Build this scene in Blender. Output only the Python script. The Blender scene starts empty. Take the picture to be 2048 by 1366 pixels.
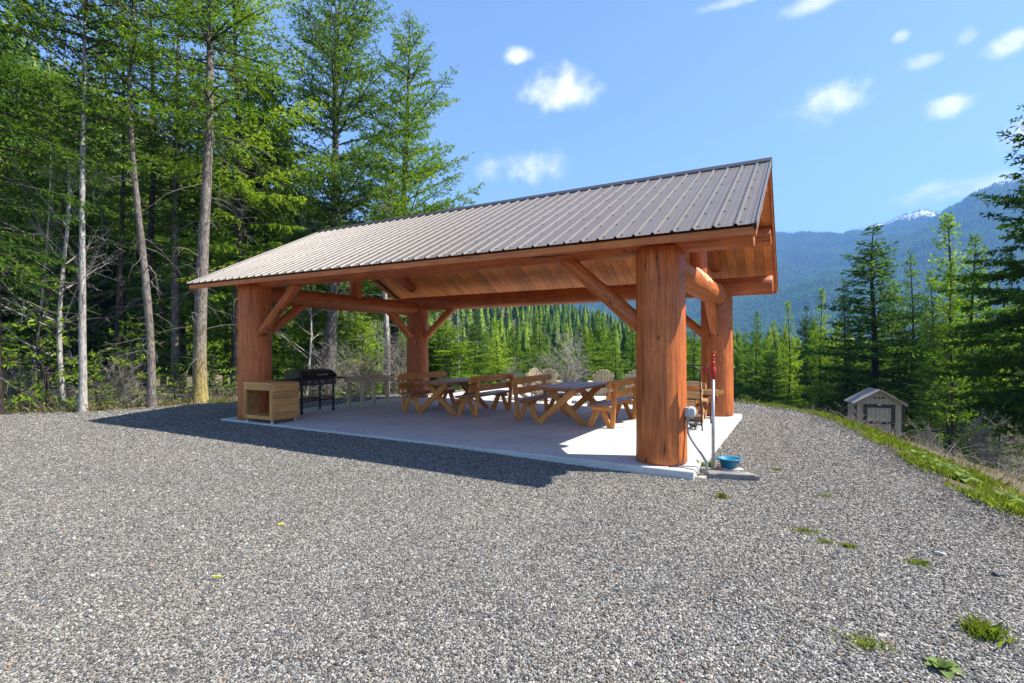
import bpy, math, random
import numpy as np
from mathutils import Vector, Matrix
R = math.radians
scene = bpy.context.scene
COL = scene.collection
rng = np.random.default_rng(7)
random.seed(7)

# ------------------------------------------------------------------ camera
CAMX, CAMY, CAMZ, YAW, FPX = 1.13, -6.684, 1.55, 0.508, 1027.0
cam_d = bpy.data.cameras.new('camera')
cam = bpy.data.objects.new('camera', cam_d)
COL.objects.link(cam)
cam.location = (CAMX, CAMY, CAMZ)
cam.rotation_euler = (R(90), 0, YAW)
cam_d.sensor_width = 36.0
cam_d.lens = FPX / 2048 * 36.0
cam_d.shift_y = 12.0 / 2048
cam_d.clip_start = 0.05
cam_d.clip_end = 20000
scene.camera = cam
CS, SN = math.cos(YAW), math.sin(YAW)

# ------------------------------------------------------------------ light
SUN_TO = Vector((0.738, 0.319, 1.0)).normalized()
SUN_EL = math.asin(SUN_TO.z)
SUN_AZ = math.atan2(SUN_TO.x, SUN_TO.y)
sun_d = bpy.data.lights.new('sun', 'SUN')
sun_d.energy = 5.0
sun_d.angle = R(0.53)
sun_d.color = (1.0, 0.93, 0.82)
sun = bpy.data.objects.new('sun', sun_d)
COL.objects.link(sun)
sun.rotation_euler = SUN_TO.to_track_quat('Z', 'Y').to_euler()
SKY_STRENGTH = 0.11
scene.view_settings.view_transform = 'Standard'
scene.view_settings.look = 'None'
scene.view_settings.gamma = 1.0
scene.view_settings.use_curve_mapping = False
scene.view_settings.exposure = 1.45
scene.render.engine = 'CYCLES'
cy = scene.cycles
cy.use_denoising = True
try:
    cy.denoiser = 'OPENIMAGEDENOISE'
    cy.denoising_input_passes = 'RGB_ALBEDO_NORMAL'
except Exception:
    pass
cy.max_bounces = 6
cy.diffuse_bounces = 4
cy.glossy_bounces = 2
cy.transmission_bounces = 3
cy.volume_bounces = 0
cy.transparent_max_bounces = 6
cy.use_adaptive_sampling = False
cy.caustics_reflective = False
cy.caustics_refractive = False
cy.sample_clamp_indirect = 6.0


class NT:
    """small node-tree helper"""
    def __init__(self, tree):
        self.t = tree
        tree.nodes.clear()

    def n(self, typ, inp=None, **attr):
        nd = self.t.nodes.new(typ)
        for k, v in attr.items():
            setattr(nd, k, v)
        for k, v in (inp or {}).items():
            s = nd.inputs[k]
            if isinstance(v, bpy.types.NodeSocket):
                self.t.links.new(v, s)
            elif isinstance(v, bpy.types.Node):
                self.t.links.new(v.outputs[0], s)
            else:
                s.default_value = v
        return nd

    def math(self, op, a, b=None, c=None, clamp=False):
        i = {0: a}
        if b is not None:
            i[1] = b
        if c is not None:
            i[2] = c
        return self.n('ShaderNodeMath', i, operation=op, use_clamp=clamp).outputs[0]

    def vmath(self, op, a, b=None):
        i = {0: a}
        if b is not None:
            i[1] = b
        nd = self.n('ShaderNodeVectorMath', i, operation=op)
        return nd.outputs[1] if op in ('DOT_PRODUCT', 'LENGTH') else nd.outputs[0]

    def ramp(self, fac, stops, interp='LINEAR'):
        nd = self.n('ShaderNodeValToRGB', {0: fac})
        cr = nd.color_ramp
        cr.interpolation = interp
        while len(cr.elements) < len(stops):
            cr.elements.new(0.5)
        for e, (p, c) in zip(cr.elements, stops):
            e.position = p
            e.color = (*c, 1) if len(c) == 3 else c
        return nd.outputs[0]

    def mix(self, fac, a, b, mode='MIX'):
        nd = self.n('ShaderNodeMix', data_type='RGBA', blend_type=mode)
        for idx, v in ((0, fac), (6, a), (7, b)):
            s = nd.inputs[idx]
            if isinstance(v, bpy.types.NodeSocket):
                self.t.links.new(v, s)
            elif idx == 0:
                s.default_value = v
            else:
                s.default_value = (*v, 1) if len(v) == 3 else v
        return nd.outputs[2]

    def noise(self, vec, scale, detail=3, rough=0.55, dist=0.0):
        i = {'Scale': scale, 'Detail': detail, 'Roughness': rough, 'Distortion': dist}
        if vec is not None:
            i['Vector'] = vec
        return self.n('ShaderNodeTexNoise', i).outputs[0]


# ------------------------------------------------------------------ world: sky with small fair-weather clouds
world = bpy.data.worlds.new('World')
scene.world = world
world.use_nodes = True


def pix_dir(px, py):
    X, Z = (px - 1024) / FPX, (695 - py) / FPX
    return Vector((CS * X - SN, SN * X + CS, Z)).normalized()


def build_world():
    w = NT(world.node_tree)
    sky = w.n('ShaderNodeTexSky', sky_type='NISHITA', sun_disc=False, sun_elevation=SUN_EL, sun_rotation=SUN_AZ,
              altitude=1500.0, air_density=1.0, dust_density=0.7, ozone_density=2.0)
    d = w.n('ShaderNodeTexCoord').outputs['Generated']
    n1 = w.noise(d, 24.0, 8, 0.60, 0.0)
    n2 = w.noise(d, 9.0, 2, 0.5)
    nz = w.math('ADD', w.math('MULTIPLY', w.math('SUBTRACT', n1, 0.5), 2.6), w.math('MULTIPLY', w.math('SUBTRACT', n2, 0.5), 1.2))
    clouds = [(1122, 180, 90, 52), (1038, 335, 125, 46), (1035, 111, 42, 20), (1664, 203, 92, 42), (1898, 211, 44, 22),
              (1848, 122, 40, 16), (2030, 85, 52, 24), (1640, 2, 74, 18), (1480, 0, 90, 12), (1900, 380, 100, 26),
              (1800, 75, 16, 12), (1935, 75, 22, 16), (2120, 250, 90, 40), (860, -90, 150, 40), (560, -160, 110, 35), (2350, 120, 140, 50), (1300, -200, 160, 45)]
    total = None
    for px, py, wx, wy in clouds:
        c = pix_dir(px, py)
        rt = Vector((0, 0, 1)).cross(c).normalized() * -1
        up = c.cross(rt) * -1
        a = w.math('MULTIPLY', w.vmath('DOT_PRODUCT', d, tuple(rt)), FPX / wx)
        b = w.math('MULTIPLY', w.vmath('DOT_PRODUCT', d, tuple(up)), FPX / wy)
        # flat base, piled top
        b2 = w.math('MULTIPLY', b, b)
        fr = w.math('GREATER_THAN', w.vmath('DOT_PRODUCT', d, tuple(c)), 0.5)
        q = w.math('SQRT', w.math('ADD', w.math('MULTIPLY', a, a), b2))
        m = w.math('MULTIPLY', w.math('SUBTRACT', 0.92, q), fr)
        m = w.math('MINIMUM', w.math('MULTIPLY', m, 2.0), 1.2)
        m = w.math('ADD', m, nz)
        m = w.n('ShaderNodeMapRange', {0: m, 1: 0.15, 2: 2.1, 3: 0.0, 4: 0.9 if wy > 18 else 0.55}, interpolation_type='SMOOTHSTEP').outputs[0]
        # limit to this cloud's neighbourhood
        lim = w.n('ShaderNodeMapRange', {0: q, 1: 1.7, 2: 0.7, 3: 0.0, 4: 1.0}, interpolation_type='SMOOTHSTEP').outputs[0]
        m = w.math('MULTIPLY', w.math('MULTIPLY', m, lim), fr)
        total = m if total is None else w.math('MAXIMUM', total, m)
    bg1 = w.n('ShaderNodeBackground', {0: sky.outputs[0], 1: SKY_STRENGTH})
    ccol = w.ramp(n1, [(0.34, (0.66, 0.63, 0.66)), (0.48, (0.90, 0.86, 0.85)), (0.62, (1.0, 0.97, 0.95))])  # cloud shading painted into the colour: greyer where the noise is low
    bg2 = w.n('ShaderNodeBackground', {0: ccol, 1: 0.75})
    mx = w.n('ShaderNodeMixShader', {0: total, 1: bg1, 2: bg2})
    w.n('ShaderNodeOutputWorld', {0: mx})


build_world()


# ------------------------------------------------------------------ materials
MAT = {}


def new_mat(name):
    m = bpy.data.materials.new(name)
    m.use_nodes = True
    MAT[name] = m
    return m, NT(m.node_tree)


def out_bsdf(t, col, rough=0.6, bump=None, bstr=0.3, bdist=0.02, metallic=0.0, spec=0.4, **extra):
    i = {'Base Color': col if isinstance(col, bpy.types.NodeSocket) else (*col, 1), 'Roughness': rough, 'Metallic': metallic, 'Specular IOR Level': spec}
    i.update(extra)
    if bump is not None:
        i['Normal'] = t.n('ShaderNodeBump', {'Height': bump, 'Strength': bstr, 'Distance': bdist}).outputs[0]
    b = t.n('ShaderNodeBsdfPrincipled', i)
    t.n('ShaderNodeOutputMaterial', {0: b})
    return b


def wood(name, dark, mid, light, rough=0.55, checks=0.0, knots=0.5, fine=1.0, var=0.35, bs=0.35, stain=None):
    """stained timber; the grain runs along the piece's own Z"""
    m, t = new_mat(name)
    oc = t.n('ShaderNodeTexCoord').outputs['Object']
    rnd = t.n('ShaderNodeObjectInfo').outputs['Random']
    off = t.n('ShaderNodeCombineXYZ', {0: t.math('MULTIPLY', rnd, 37.0), 1: t.math('MULTIPLY', rnd, 91.0), 2: t.math('MULTIPLY', rnd, 53.0)}).outputs[0]
    p = t.vmath('ADD', oc, off)
    g1 = t.noise(t.vmath('MULTIPLY', p, (9 * fine, 9 * fine, 0.7)), 3.0, 5, 0.6, 0.6)
    g2 = t.noise(t.vmath('MULTIPLY', p, (45 * fine, 45 * fine, 1.4)), 2.0, 3, 0.6)
    blot = t.noise(p, 2.2, 4, 0.6)
    g = t.math('ADD', t.math('MULTIPLY', g1, 0.65), t.math('MULTIPLY', g2, 0.35))
    col = t.ramp(g, [(0.28, dark), (0.5, mid), (0.72, light)])
    v = t.math('ADD', 1.0 - var / 2, t.math('MULTIPLY', rnd, var))
    v = t.math('MULTIPLY', v, t.n('ShaderNodeMapRange', {0: blot, 1: 0.3, 2: 0.7, 3: 0.78, 4: 1.15}).outputs[0])
    col = t.mix(1.0, col, t.n('ShaderNodeCombineColor', {0: v, 1: v, 2: v}).outputs[0], 'MULTIPLY')
    if stain is not None:
        sm = t.noise(t.vmath('MULTIPLY', p, (1.0, 1.0, 0.35)), 2.4, 4, 0.65)
        sm = t.n('ShaderNodeMapRange', {0: sm, 1: 0.52, 2: 0.72, 3: 0.0, 4: 0.75}).outputs[0]
        col = t.mix(sm, col, stain)
    # knots
    if knots > 0:
        vor = t.n('ShaderNodeTexVoronoi', {'Vector': t.vmath('MULTIPLY', p, (2.2, 2.2, 1.3)), 'Scale': 1.6, 'Randomness': 1.0}).outputs['Distance']
        k = t.n('ShaderNodeMapRange', {0: vor, 1: 0.10, 2: 0.045, 3: 0.0, 4: knots}).outputs[0]
        col = t.mix(k, col, tuple(c * 0.3 for c in dark))
    h = t.math('MULTIPLY', g, 0.4)
    if checks > 0:
        cn = t.noise(t.vmath('MULTIPLY', p, (7.5, 7.5, 0.16)), 1.0, 2, 0.5, 0.12)
        band = t.math('ABSOLUTE', t.math('SUBTRACT', cn, 0.5))
        gate = t.n('ShaderNodeMapRange', {0: t.noise(t.vmath('MULTIPLY', p, (3.0, 3.0, 0.5)), 1.3, 2), 1: 0.34, 2: 0.42, 3: 0.0, 4: 1.0}).outputs[0]
        ck = t.n('ShaderNodeMapRange', {0: band, 1: 0.0065, 2: 0.001, 3: 0.0, 4: checks}).outputs[0]
        ck = t.math('MULTIPLY', ck, gate)
        col = t.mix(ck, col, tuple(c * 0.10 for c in dark))
        h = t.math('SUBTRACT', h, t.math('MULTIPLY', ck, 1.2))
    out_bsdf(t, col, rough, h, bs, 0.015)
    return m


wood('log_stain', (0.22, 0.048, 0.012), (0.47, 0.122, 0.026), (0.64, 0.215, 0.06), 0.5, checks=1.0, knots=0.9, var=0.3, bs=0.5)
wood('plank_stain', (0.52, 0.155, 0.034), (0.70, 0.25, 0.065), (0.78, 0.36, 0.11), 0.55, knots=0.8, var=0.42, fine=0.8)
wood('fascia_stain', (0.34, 0.085, 0.018), (0.52, 0.145, 0.030), (0.62, 0.20, 0.05), 0.5, checks=0.4, knots=0.5, var=0.15)
wood('furniture_wood', (0.36, 0.11, 0.020), (0.58, 0.215, 0.042), (0.70, 0.32, 0.08), 0.45, checks=0.3, knots=0.7, var=0.4)
wood('tabletop_wood', (0.20, 0.075, 0.034), (0.32, 0.135, 0.06), (0.42, 0.21, 0.11), 0.42, checks=0.5, knots=0.5, var=0.4)
wood('cart_wood', (0.38, 0.15, 0.036), (0.58, 0.27, 0.075), (0.70, 0.40, 0.14), 0.5, knots=0.7, var=0.35)
wood('weathered_wood', (0.34, 0.25, 0.14), (0.52, 0.40, 0.24), (0.64, 0.53, 0.35), 0.75, checks=0.4, knots=0.5, var=0.3)
wood('pale_chair_wood', (0.34, 0.28, 0.19), (0.50, 0.43, 0.30), (0.62, 0.55, 0.42), 0.7, checks=0.3, knots=0.4, var=0.25)
wood('fire_wood', (0.36, 0.15, 0.045), (0.55, 0.29, 0.11), (0.68, 0.44, 0.22), 0.8, checks=0.6, knots=0.3, var=0.5, bs=0.8)
wood('fire_bark', (0.07, 0.045, 0.03), (0.15, 0.10, 0.07), (0.28, 0.21, 0.15), 0.95, checks=0.9, knots=0.2, var=0.5, bs=1.0)
wood('peeled_wood', (0.42, 0.19, 0.09), (0.60, 0.33, 0.18), (0.70, 0.45, 0.28), 0.7, checks=0.3, knots=0.2)


def simple(name, col, rough=0.5, metallic=0.0, nscale=0, namt=0.2, spec=0.4, bstr=0.1):
    m, t = new_mat(name)
    if nscale:
        oc = t.n('ShaderNodeTexCoord').outputs['Object']
        nz = t.noise(oc, nscale, 4, 0.6)
        c = t.mix(nz, tuple(x * (1 - namt) for x in col), tuple(min(1, x * (1 + namt)) for x in col))
        out_bsdf(t, c, rough, nz, bstr, 0.01, metallic, spec)
    else:
        out_bsdf(t, col, rough, None, metallic=metallic, spec=spec)
    return m


simple('black_steel', (0.012, 0.012, 0.014), 0.35, 0.0, 8, 0.3)
simple('black_enamel', (0.010, 0.011, 0.014), 0.28, 0.0)
simple('dark_iron', (0.03, 0.03, 0.032), 0.55, 0.5, 20, 0.4)
simple('chrome', (0.75, 0.74, 0.72), 0.2, 1.0)
simple('copper_panel', (0.05, 0.018, 0.010), 0.35, 0.3, 12, 0.6)
simple('galvanised', (0.42, 0.43, 0.44), 0.45, 0.7, 30, 0.25)
simple('conduit_grey', (0.30, 0.31, 0.32), 0.5, 0.0, 20, 0.1)
simple('box_grey', (0.42, 0.43, 0.43), 0.5, 0.0, 15, 0.1)
simple('hydrant_red', (0.42, 0.022, 0.012), 0.45, 0.0, 25, 0.45)
simple('basin_blue', (0.012, 0.17, 0.30), 0.4, 0.0, 6, 0.2)
simple('cable_black', (0.015, 0.015, 0.016), 0.6)
simple('screw_dark', (0.05, 0.05, 0.055), 0.5, 0.5)
simple('caster_white', (0.6, 0.6, 0.58), 0.5)
simple('shed_trim', (0.045, 0.032, 0.025), 0.7, 0, 10, 0.2)
simple('rock_grey', (0.20, 0.19, 0.18), 0.9, 0, 9, 0.55, bstr=0.8)
simple('rock_pale', (0.40, 0.37, 0.32), 0.9, 0, 9, 0.4, bstr=0.8)
simple('rock_dark', (0.11, 0.11, 0.115), 0.85, 0, 9, 0.5, bstr=0.8)
simple('plastic_yellow', (0.62, 0.55, 0.05), 0.6, 0, 30, 0.2)
simple('ash_grey', (0.13, 0.125, 0.12), 0.95, 0, 12, 0.5, bstr=0.6)
simple('white_lamp', (0.7, 0.7, 0.68), 0.5)


def roof_metal():
    m, t = new_mat('roof_metal')
    oc = t.n('ShaderNodeTexCoord').outputs['Object']
    nz = t.noise(t.vmath('MULTIPLY', oc, (1.5, 0.4, 0.4)), 3.0, 4, 0.6)
    fine = t.noise(t.vmath('MULTIPLY', oc, (30, 0.6, 0.6)), 3.0, 2, 0.5)
    rnd = t.n('ShaderNodeObjectInfo').outputs['Random']
    f = t.math('ADD', t.math('MULTIPLY', nz, 0.7), t.math('MULTIPLY', rnd, 0.25))
    c = t.mix(f, (0.112, 0.097, 0.088), (0.172, 0.150, 0.136))
    r = t.n('ShaderNodeMapRange', {0: nz, 3: 0.38, 4: 0.55}).outputs[0]
    out_bsdf(t, c, r, fine, 0.05, 0.01, 0.0, 0.35)
    m, t = new_mat('ridge_metal')
    out_bsdf(t, (0.055, 0.05, 0.05), 0.45, metallic=0.3)


roof_metal()


def concrete():
    m, t = new_mat('concrete')
    g = t.n('ShaderNodeNewGeometry').outputs['Position']
    n1 = t.noise(g, 0.9, 5, 0.6)
    n2 = t.noise(g, 14.0, 4, 0.6)
    n3 = t.noise(g, 90.0, 2, 0.5)
    br = t.noise(t.vmath('MULTIPLY', g, (1.2, 16.0, 1.0)), 6.0, 2, 0.5)
    f = t.math('ADD', t.math('MULTIPLY', n1, 0.5), t.math('ADD', t.math('MULTIPLY', n2, 0.3), t.math('MULTIPLY', n3, 0.2)))
    c = t.ramp(f, [(0.3, (0.34, 0.345, 0.335)), (0.5, (0.475, 0.48, 0.465)), (0.7, (0.56, 0.565, 0.55))])
    st = t.n('ShaderNodeMapRange', {0: t.noise(g, 2.3, 3, 0.7, 0.4), 1: 0.62, 2: 0.72, 3: 0.0, 4: 0.45}).outputs[0]
    c = t.mix(st, c, (0.27, 0.26, 0.245))
    vor = t.n('ShaderNodeTexVoronoi', {'Vector': g, 'Scale': 7.0}).outputs['Distance']
    sp = t.n('ShaderNodeMapRange', {0: vor, 1: 0.085, 2: 0.06, 3: 0.0, 4: 0.6}).outputs[0]
    sp = t.math('MULTIPLY', sp, t.math('GREATER_THAN', t.noise(g, 3.0, 1), 0.55))
    c = t.mix(sp, c, (0.10, 0.09, 0.08))
    out_bsdf(t, c, 0.85, t.math('ADD', t.math('MULTIPLY', n3, 0.4), t.math('MULTIPLY', br, 0.5)), 0.18, 0.006)


concrete()


def gravel_mats():
    # packed gravel sheet
    m, t = new_mat('gravel_sheet')
    g = t.n('ShaderNodeNewGeometry').outputs['Position']
    gx = t.vmath('MULTIPLY', g, (1.0, 1.0, 0.0))
    v1 = t.n('ShaderNodeTexVoronoi', {'Vector': gx, 'Scale': 66.0})
    v2 = t.n('ShaderNodeTexVoronoi', {'Vector': gx, 'Scale': 115.0})
    s1 = t.n('ShaderNodeSeparateColor', {0: v1.outputs['Color']}).outputs
    s2 = t.n('ShaderNodeSeparateColor', {0: v2.outputs['Color']}).outputs
    base = t.ramp(s1[0], [(0.0, (0.038, 0.038, 0.041)), (0.3, (0.115, 0.113, 0.109)), (0.6, (0.256, 0.246, 0.228)), (0.87, (0.435, 0.416, 0.384)), (1.0, (0.666, 0.640, 0.595))])
    b2 = t.ramp(s2[1], [(0.0, (0.038, 0.038, 0.041)), (0.45, (0.166, 0.160, 0.151)), (1.0, (0.486, 0.461, 0.422))])
    c = t.mix(t.math('GREATER_THAN', s2[0], 0.55), base, b2)
    warm = t.noise(g, 0.45, 3, 0.6)
    c = t.mix(t.n('ShaderNodeMapRange', {0: warm, 1: 0.4, 2: 0.68, 3: 0.0, 4: 0.5}).outputs[0], c, t.mix(1.0, c, (1.08, 0.98, 0.84), 'MULTIPLY'))
    drt = t.n('ShaderNodeMapRange', {0: t.noise(g, 0.8, 4, 0.65), 1: 0.6, 2: 0.8, 3: 0.0, 4: 0.25}).outputs[0]
    c = t.mix(drt, c, (0.19, 0.17, 0.14))
    patch = t.noise(g, 0.28, 3, 0.6)
    pv = t.n('ShaderNodeMapRange', {0: patch, 1: 0.3, 2: 0.7, 3: 0.93, 4: 1.06}).outputs[0]
    c = t.mix(1.0, c, t.n('ShaderNodeCombineColor', {0: pv, 1: pv, 2: pv}).outputs[0], 'MULTIPLY')
    h = t.math('SUBTRACT', 1.0, t.math('ADD', v1.outputs['Distance'], t.math('MULTIPLY', v2.outputs['Distance'], 0.5)))
    out_bsdf(t, c, 0.9, h, 0.9, 0.02, spec=0.2)
    # single stones
    m, t = new_mat('gravel_stone')
    rnd = t.n('ShaderNodeObjectInfo').outputs['Random']
    c = t.ramp(rnd, [(0.0, (0.083, 0.081, 0.080)), (0.16, (0.187, 0.180, 0.168)), (0.3, (0.108, 0.108, 0.109)), (0.42, (0.278, 0.267, 0.247)), (0.54, (0.137, 0.133, 0.126)), (0.64, (0.353, 0.338, 0.309)),
                     (0.72, (0.125, 0.122, 0.122)), (0.80, (0.237, 0.218, 0.185)), (0.88, (0.170, 0.172, 0.176)), (0.935, (0.452, 0.437, 0.404)), (0.97, (0.353, 0.242, 0.148)), (0.985, (0.295, 0.159, 0.106)), (0.992, (0.508, 0.505, 0.501))], 'CONSTANT')
    oc = t.n('ShaderNodeNewGeometry').outputs['Position']
    nz = t.noise(oc, 90.0, 3, 0.6)
    c = t.mix(t.n('ShaderNodeMapRange', {0: nz, 3: 0.0, 4: 0.5}).outputs[0], c, t.mix(1.0, c, (0.6, 0.6, 0.6), 'MULTIPLY'))
    wv = t.n('ShaderNodeMapRange', {0: t.noise(oc, 0.5, 3, 0.6), 1: 0.35, 2: 0.65, 3: 0.84, 4: 1.0}).outputs[0]
    c = t.mix(1.0, c, t.n('ShaderNodeCombineColor', {0: t.math('MULTIPLY', wv, 0.98), 1: t.math('MULTIPLY', wv, 0.985), 2: t.math('MULTIPLY', wv, 0.95)}).outputs[0], 'MULTIPLY')
    out_bsdf(t, c, 0.85, spec=0.25)


gravel_mats()


def leaf(name, c0, c1, c2, trans=0.45):
    m, t = new_mat(name)
    a = t.n('ShaderNodeAttribute', attribute_name='tone').outputs['Fac']
    rnd = t.n('ShaderNodeObjectInfo').outputs['Random']
    f = t.math('ADD', t.math('MULTIPLY', a, 0.8), t.math('MULTIPLY', rnd, 0.2))
    c = t.ramp(f, [(0.05, c0), (0.5, c1), (0.95, c2)])
    d = t.n('ShaderNodeBsdfDiffuse', {0: c})
    c2_ = t.mix(1.0, c, (1.25, 1.35, 0.55), 'MULTIPLY')
    tr = t.n('ShaderNodeBsdfTranslucent', {0: c2_})
    mx = t.n('ShaderNodeMixShader', {0: trans, 1: d, 2: tr})
    t.n('ShaderNodeOutputMaterial', {0: mx})


leaf('needles_fir', (0.05, 0.10, 0.013), (0.135, 0.235, 0.024), (0.30, 0.40, 0.042))
leaf('needles_dark', (0.025, 0.058, 0.012), (0.065, 0.13, 0.018), (0.15, 0.24, 0.03))
leaf('needles_light', (0.13, 0.21, 0.02), (0.27, 0.39, 0.034), (0.44, 0.54, 0.06))
leaf('needles_blue', (0.045, 0.095, 0.022), (0.12, 0.205, 0.04), (0.25, 0.34, 0.075))
leaf('grass_green', (0.08, 0.10, 0.018), (0.15, 0.20, 0.026), (0.33, 0.33, 0.09))
leaf('grass_dry', (0.13, 0.10, 0.055), (0.24, 0.195, 0.12), (0.38, 0.33, 0.23), 0.3)
leaf('mullein_leaf', (0.10, 0.15, 0.05), (0.16, 0.23, 0.075), (0.25, 0.31, 0.13), 0.25)
leaf('far_needles', (0.035, 0.075, 0.012), (0.085, 0.15, 0.02), (0.21, 0.29, 0.035), 0.25)
leaf('mountain_needles', (0.012, 0.035, 0.012), (0.04, 0.095, 0.028), (0.11, 0.18, 0.045), 0.1)


def bark(name, dark, mid, light, scale=1.0, base=None):
    m, t = new_mat(name)
    oc = t.n('ShaderNodeTexCoord').outputs['Object']
    rnd = t.n('ShaderNodeObjectInfo').outputs['Random']
    p = t.vmath('ADD', oc, t.n('ShaderNodeCombineXYZ', {0: t.math('MULTIPLY', rnd, 31.0)}).outputs[0])
    n1 = t.noise(t.vmath('MULTIPLY', p, (14 * scale, 14 * scale, 4 * scale)), 2.0, 5, 0.65, 0.6)
    n2 = t.noise(p, 2.5, 3, 0.6)
    f = t.math('ADD', t.math('MULTIPLY', n1, 0.75), t.math('MULTIPLY', n2, 0.25))
    c = t.ramp(f, [(0.36, dark), (0.5, mid), (0.66, light)])
    if base is not None:
        z = t.n('ShaderNodeSeparateXYZ', {0: oc}).outputs[2]
        k = t.n('ShaderNodeMapRange', {0: t.math('ADD', z, t.math('MULTIPLY', n2, 1.5)), 1: 3.0, 2: 0.8, 3: 0.0, 4: 0.8}).outputs[0]
        c = t.mix(t.math('MULTIPLY', k, t.math('GREATER_THAN', n1, 0.46)), c, base)
    out_bsdf(t, c, 0.95, n1, 0.9, 0.03, spec=0.1)


bark('bark_grey', (0.05, 0.042, 0.036), (0.16, 0.14, 0.12), (0.32, 0.29, 0.26))
bark('bark_lichen', (0.06, 0.05, 0.042), (0.18, 0.155, 0.13), (0.36, 0.33, 0.29), base=(0.42, 0.33, 0.08))
bark('bark_dark', (0.014, 0.011, 0.010), (0.045, 0.036, 0.031), (0.11, 0.09, 0.08))
bark('bark_pale', (0.10, 0.09, 0.08), (0.34, 0.32, 0.29), (0.55, 0.53, 0.49), 0.7)
simple('twig_grey', (0.19, 0.17, 0.15), 0.95, 0, 3, 0.5)
simple('twig_dark', (0.055, 0.045, 0.038), 0.95, 0, 3, 0.4)
simple('twig_pale', (0.33, 0.305, 0.28), 0.95, 0, 3, 0.35)


def ground_mats():
    m, t = new_mat('forest_floor')
    g = t.n('ShaderNodeNewGeometry').outputs['Position']
    n1 = t.noise(g, 0.5, 5, 0.65)
    n2 = t.noise(g, 6.0, 5, 0.7)
    n3 = t.noise(g, 40.0, 3, 0.6)
    f = t.math('ADD', t.math('MULTIPLY', n1, 0.4), t.math('ADD', t.math('MULTIPLY', n2, 0.35), t.math('MULTIPLY', n3, 0.25)))
    c = t.ramp(f, [(0.32, (0.045, 0.034, 0.024)), (0.47, (0.12, 0.095, 0.065)), (0.58, (0.20, 0.165, 0.11)), (0.72, (0.30, 0.26, 0.18))])
    gr = t.n('ShaderNodeMapRange', {0: t.noise(g, 0.35, 3, 0.6), 1: 0.5, 2: 0.62, 3: 0.0, 4: 0.7}).outputs[0]
    c = t.mix(t.math('MULTIPLY', gr, n2), c, (0.10, 0.15, 0.03))
    out_bsdf(t, c, 0.95, t.math('ADD', n2, t.math('MULTIPLY', n3, 0.4)), 0.9, 0.08, spec=0.1)
    m, t = new_mat('hill_floor')
    g = t.n('ShaderNodeNewGeometry').outputs['Position']
    n1 = t.noise(g, 0.02, 5, 0.6)
    n2 = t.noise(g, 0.25, 4, 0.7)
    c = t.ramp(t.math('ADD', t.math('MULTIPLY', n1, 0.5), t.math('MULTIPLY', n2, 0.5)), [(0.35, (0.05, 0.06, 0.025)), (0.5, (0.11, 0.105, 0.055)), (0.65, (0.24, 0.20, 0.14))])
    out_bsdf(t, c, 0.95, n2, 0.6, 1.0, spec=0.1)
    m, t = new_mat('mountain_slope')
    geo = t.n('ShaderNodeNewGeometry')
    g = geo.outputs['Position']
    n1 = t.noise(g, 0.004, 6, 0.62)
    n2 = t.noise(g, 0.05, 5, 0.7)
    n3 = t.noise(t.vmath('MULTIPLY', g, (1, 1, 0.35)), 0.11, 3, 0.7)
    c = t.ramp(t.math('ADD', t.math('MULTIPLY', n1, 0.45), t.math('MULTIPLY', n3, 0.55)), [(0.36, (0.010, 0.022, 0.010)), (0.52, (0.03, 0.05, 0.02)), (0.68, (0.10, 0.11, 0.06))])
    z = t.n('ShaderNodeSeparateXYZ', {0: g}).outputs[2]
    sn = t.math('ADD', z, t.math('MULTIPLY', t.math('SUBTRACT', n1, 0.5), 170.0))
    sn = t.math('ADD', sn, t.math('MULTIPLY', t.math('SUBTRACT', n2, 0.5), 200.0))
    sf = t.n('ShaderNodeMapRange', {0: sn, 1: 640.0, 2: 665.0, 3: 0.0, 4: 1.0}).outputs[0]
    c = t.mix(sf, c, (0.82, 0.84, 0.87))
    out_bsdf(t, c, 0.95, t.math('ADD', n2, n3), 0.8, 12.0, spec=0.1)


ground_mats()


def shed_mats():
    m, t = new_mat('shed_siding')
    oc = t.n('ShaderNodeTexCoord').outputs['Object']
    s = t.n('ShaderNodeSeparateXYZ', {0: oc}).outputs
    u = t.math('ADD', s[0], s[1])
    fr = t.math('FRACT', t.math('MULTIPLY', u, 5.0))
    gr = t.math('LESS_THAN', fr, 0.10)
    nz = t.noise(oc, 5.0, 4, 0.6)
    c = t.mix(nz, (0.36, 0.31, 0.23), (0.42, 0.365, 0.28))
    c = t.mix(t.math('MULTIPLY', gr, 0.55), c, (0.07, 0.06, 0.045))
    out_bsdf(t, c, 0.85, t.math('SUBTRACT', 1.0, gr), 0.3, 0.01, spec=0.2)
    simple('shed_roof', (0.27, 0.235, 0.215), 0.5, 0.1, 4, 0.15)


shed_mats()

# ------------------------------------------------------------------ mesh helpers
WM = {}


def link(o, parent=None, M=None):
    COL.objects.link(o)
    M = M or Matrix.Identity(4)
    if parent is not None:
        o.parent = parent
        o.matrix_basis = WM[parent.name].inverted() @ M
    else:
        o.matrix_basis = M
    WM[o.name] = M
    return o


def tag(o, label=None, cat=None, group=None, kind=None):
    if label:
        o['label'] = label
    if cat:
        o['category'] = cat
    if group:
        o['group'] = group
    if kind:
        o['kind'] = kind
    return o


def thing(name, label, cat, loc=(0, 0, 0), rz=0.0, group=None):
    o = bpy.data.objects.new(name, None)
    o.empty_display_size = 0.2
    M = Matrix.Translation(loc) @ Matrix.Rotation(rz, 4, 'Z')
    link(o, None, M)
    return tag(o, label, cat, group)


def obj(name, me, parent=None, M=None, mat=None):
    o = bpy.data.objects.new(name, me)
    if mat is not None and len(me.materials) == 0:
        me.materials.append(MAT[mat])
    return link(o, parent, M)


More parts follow.
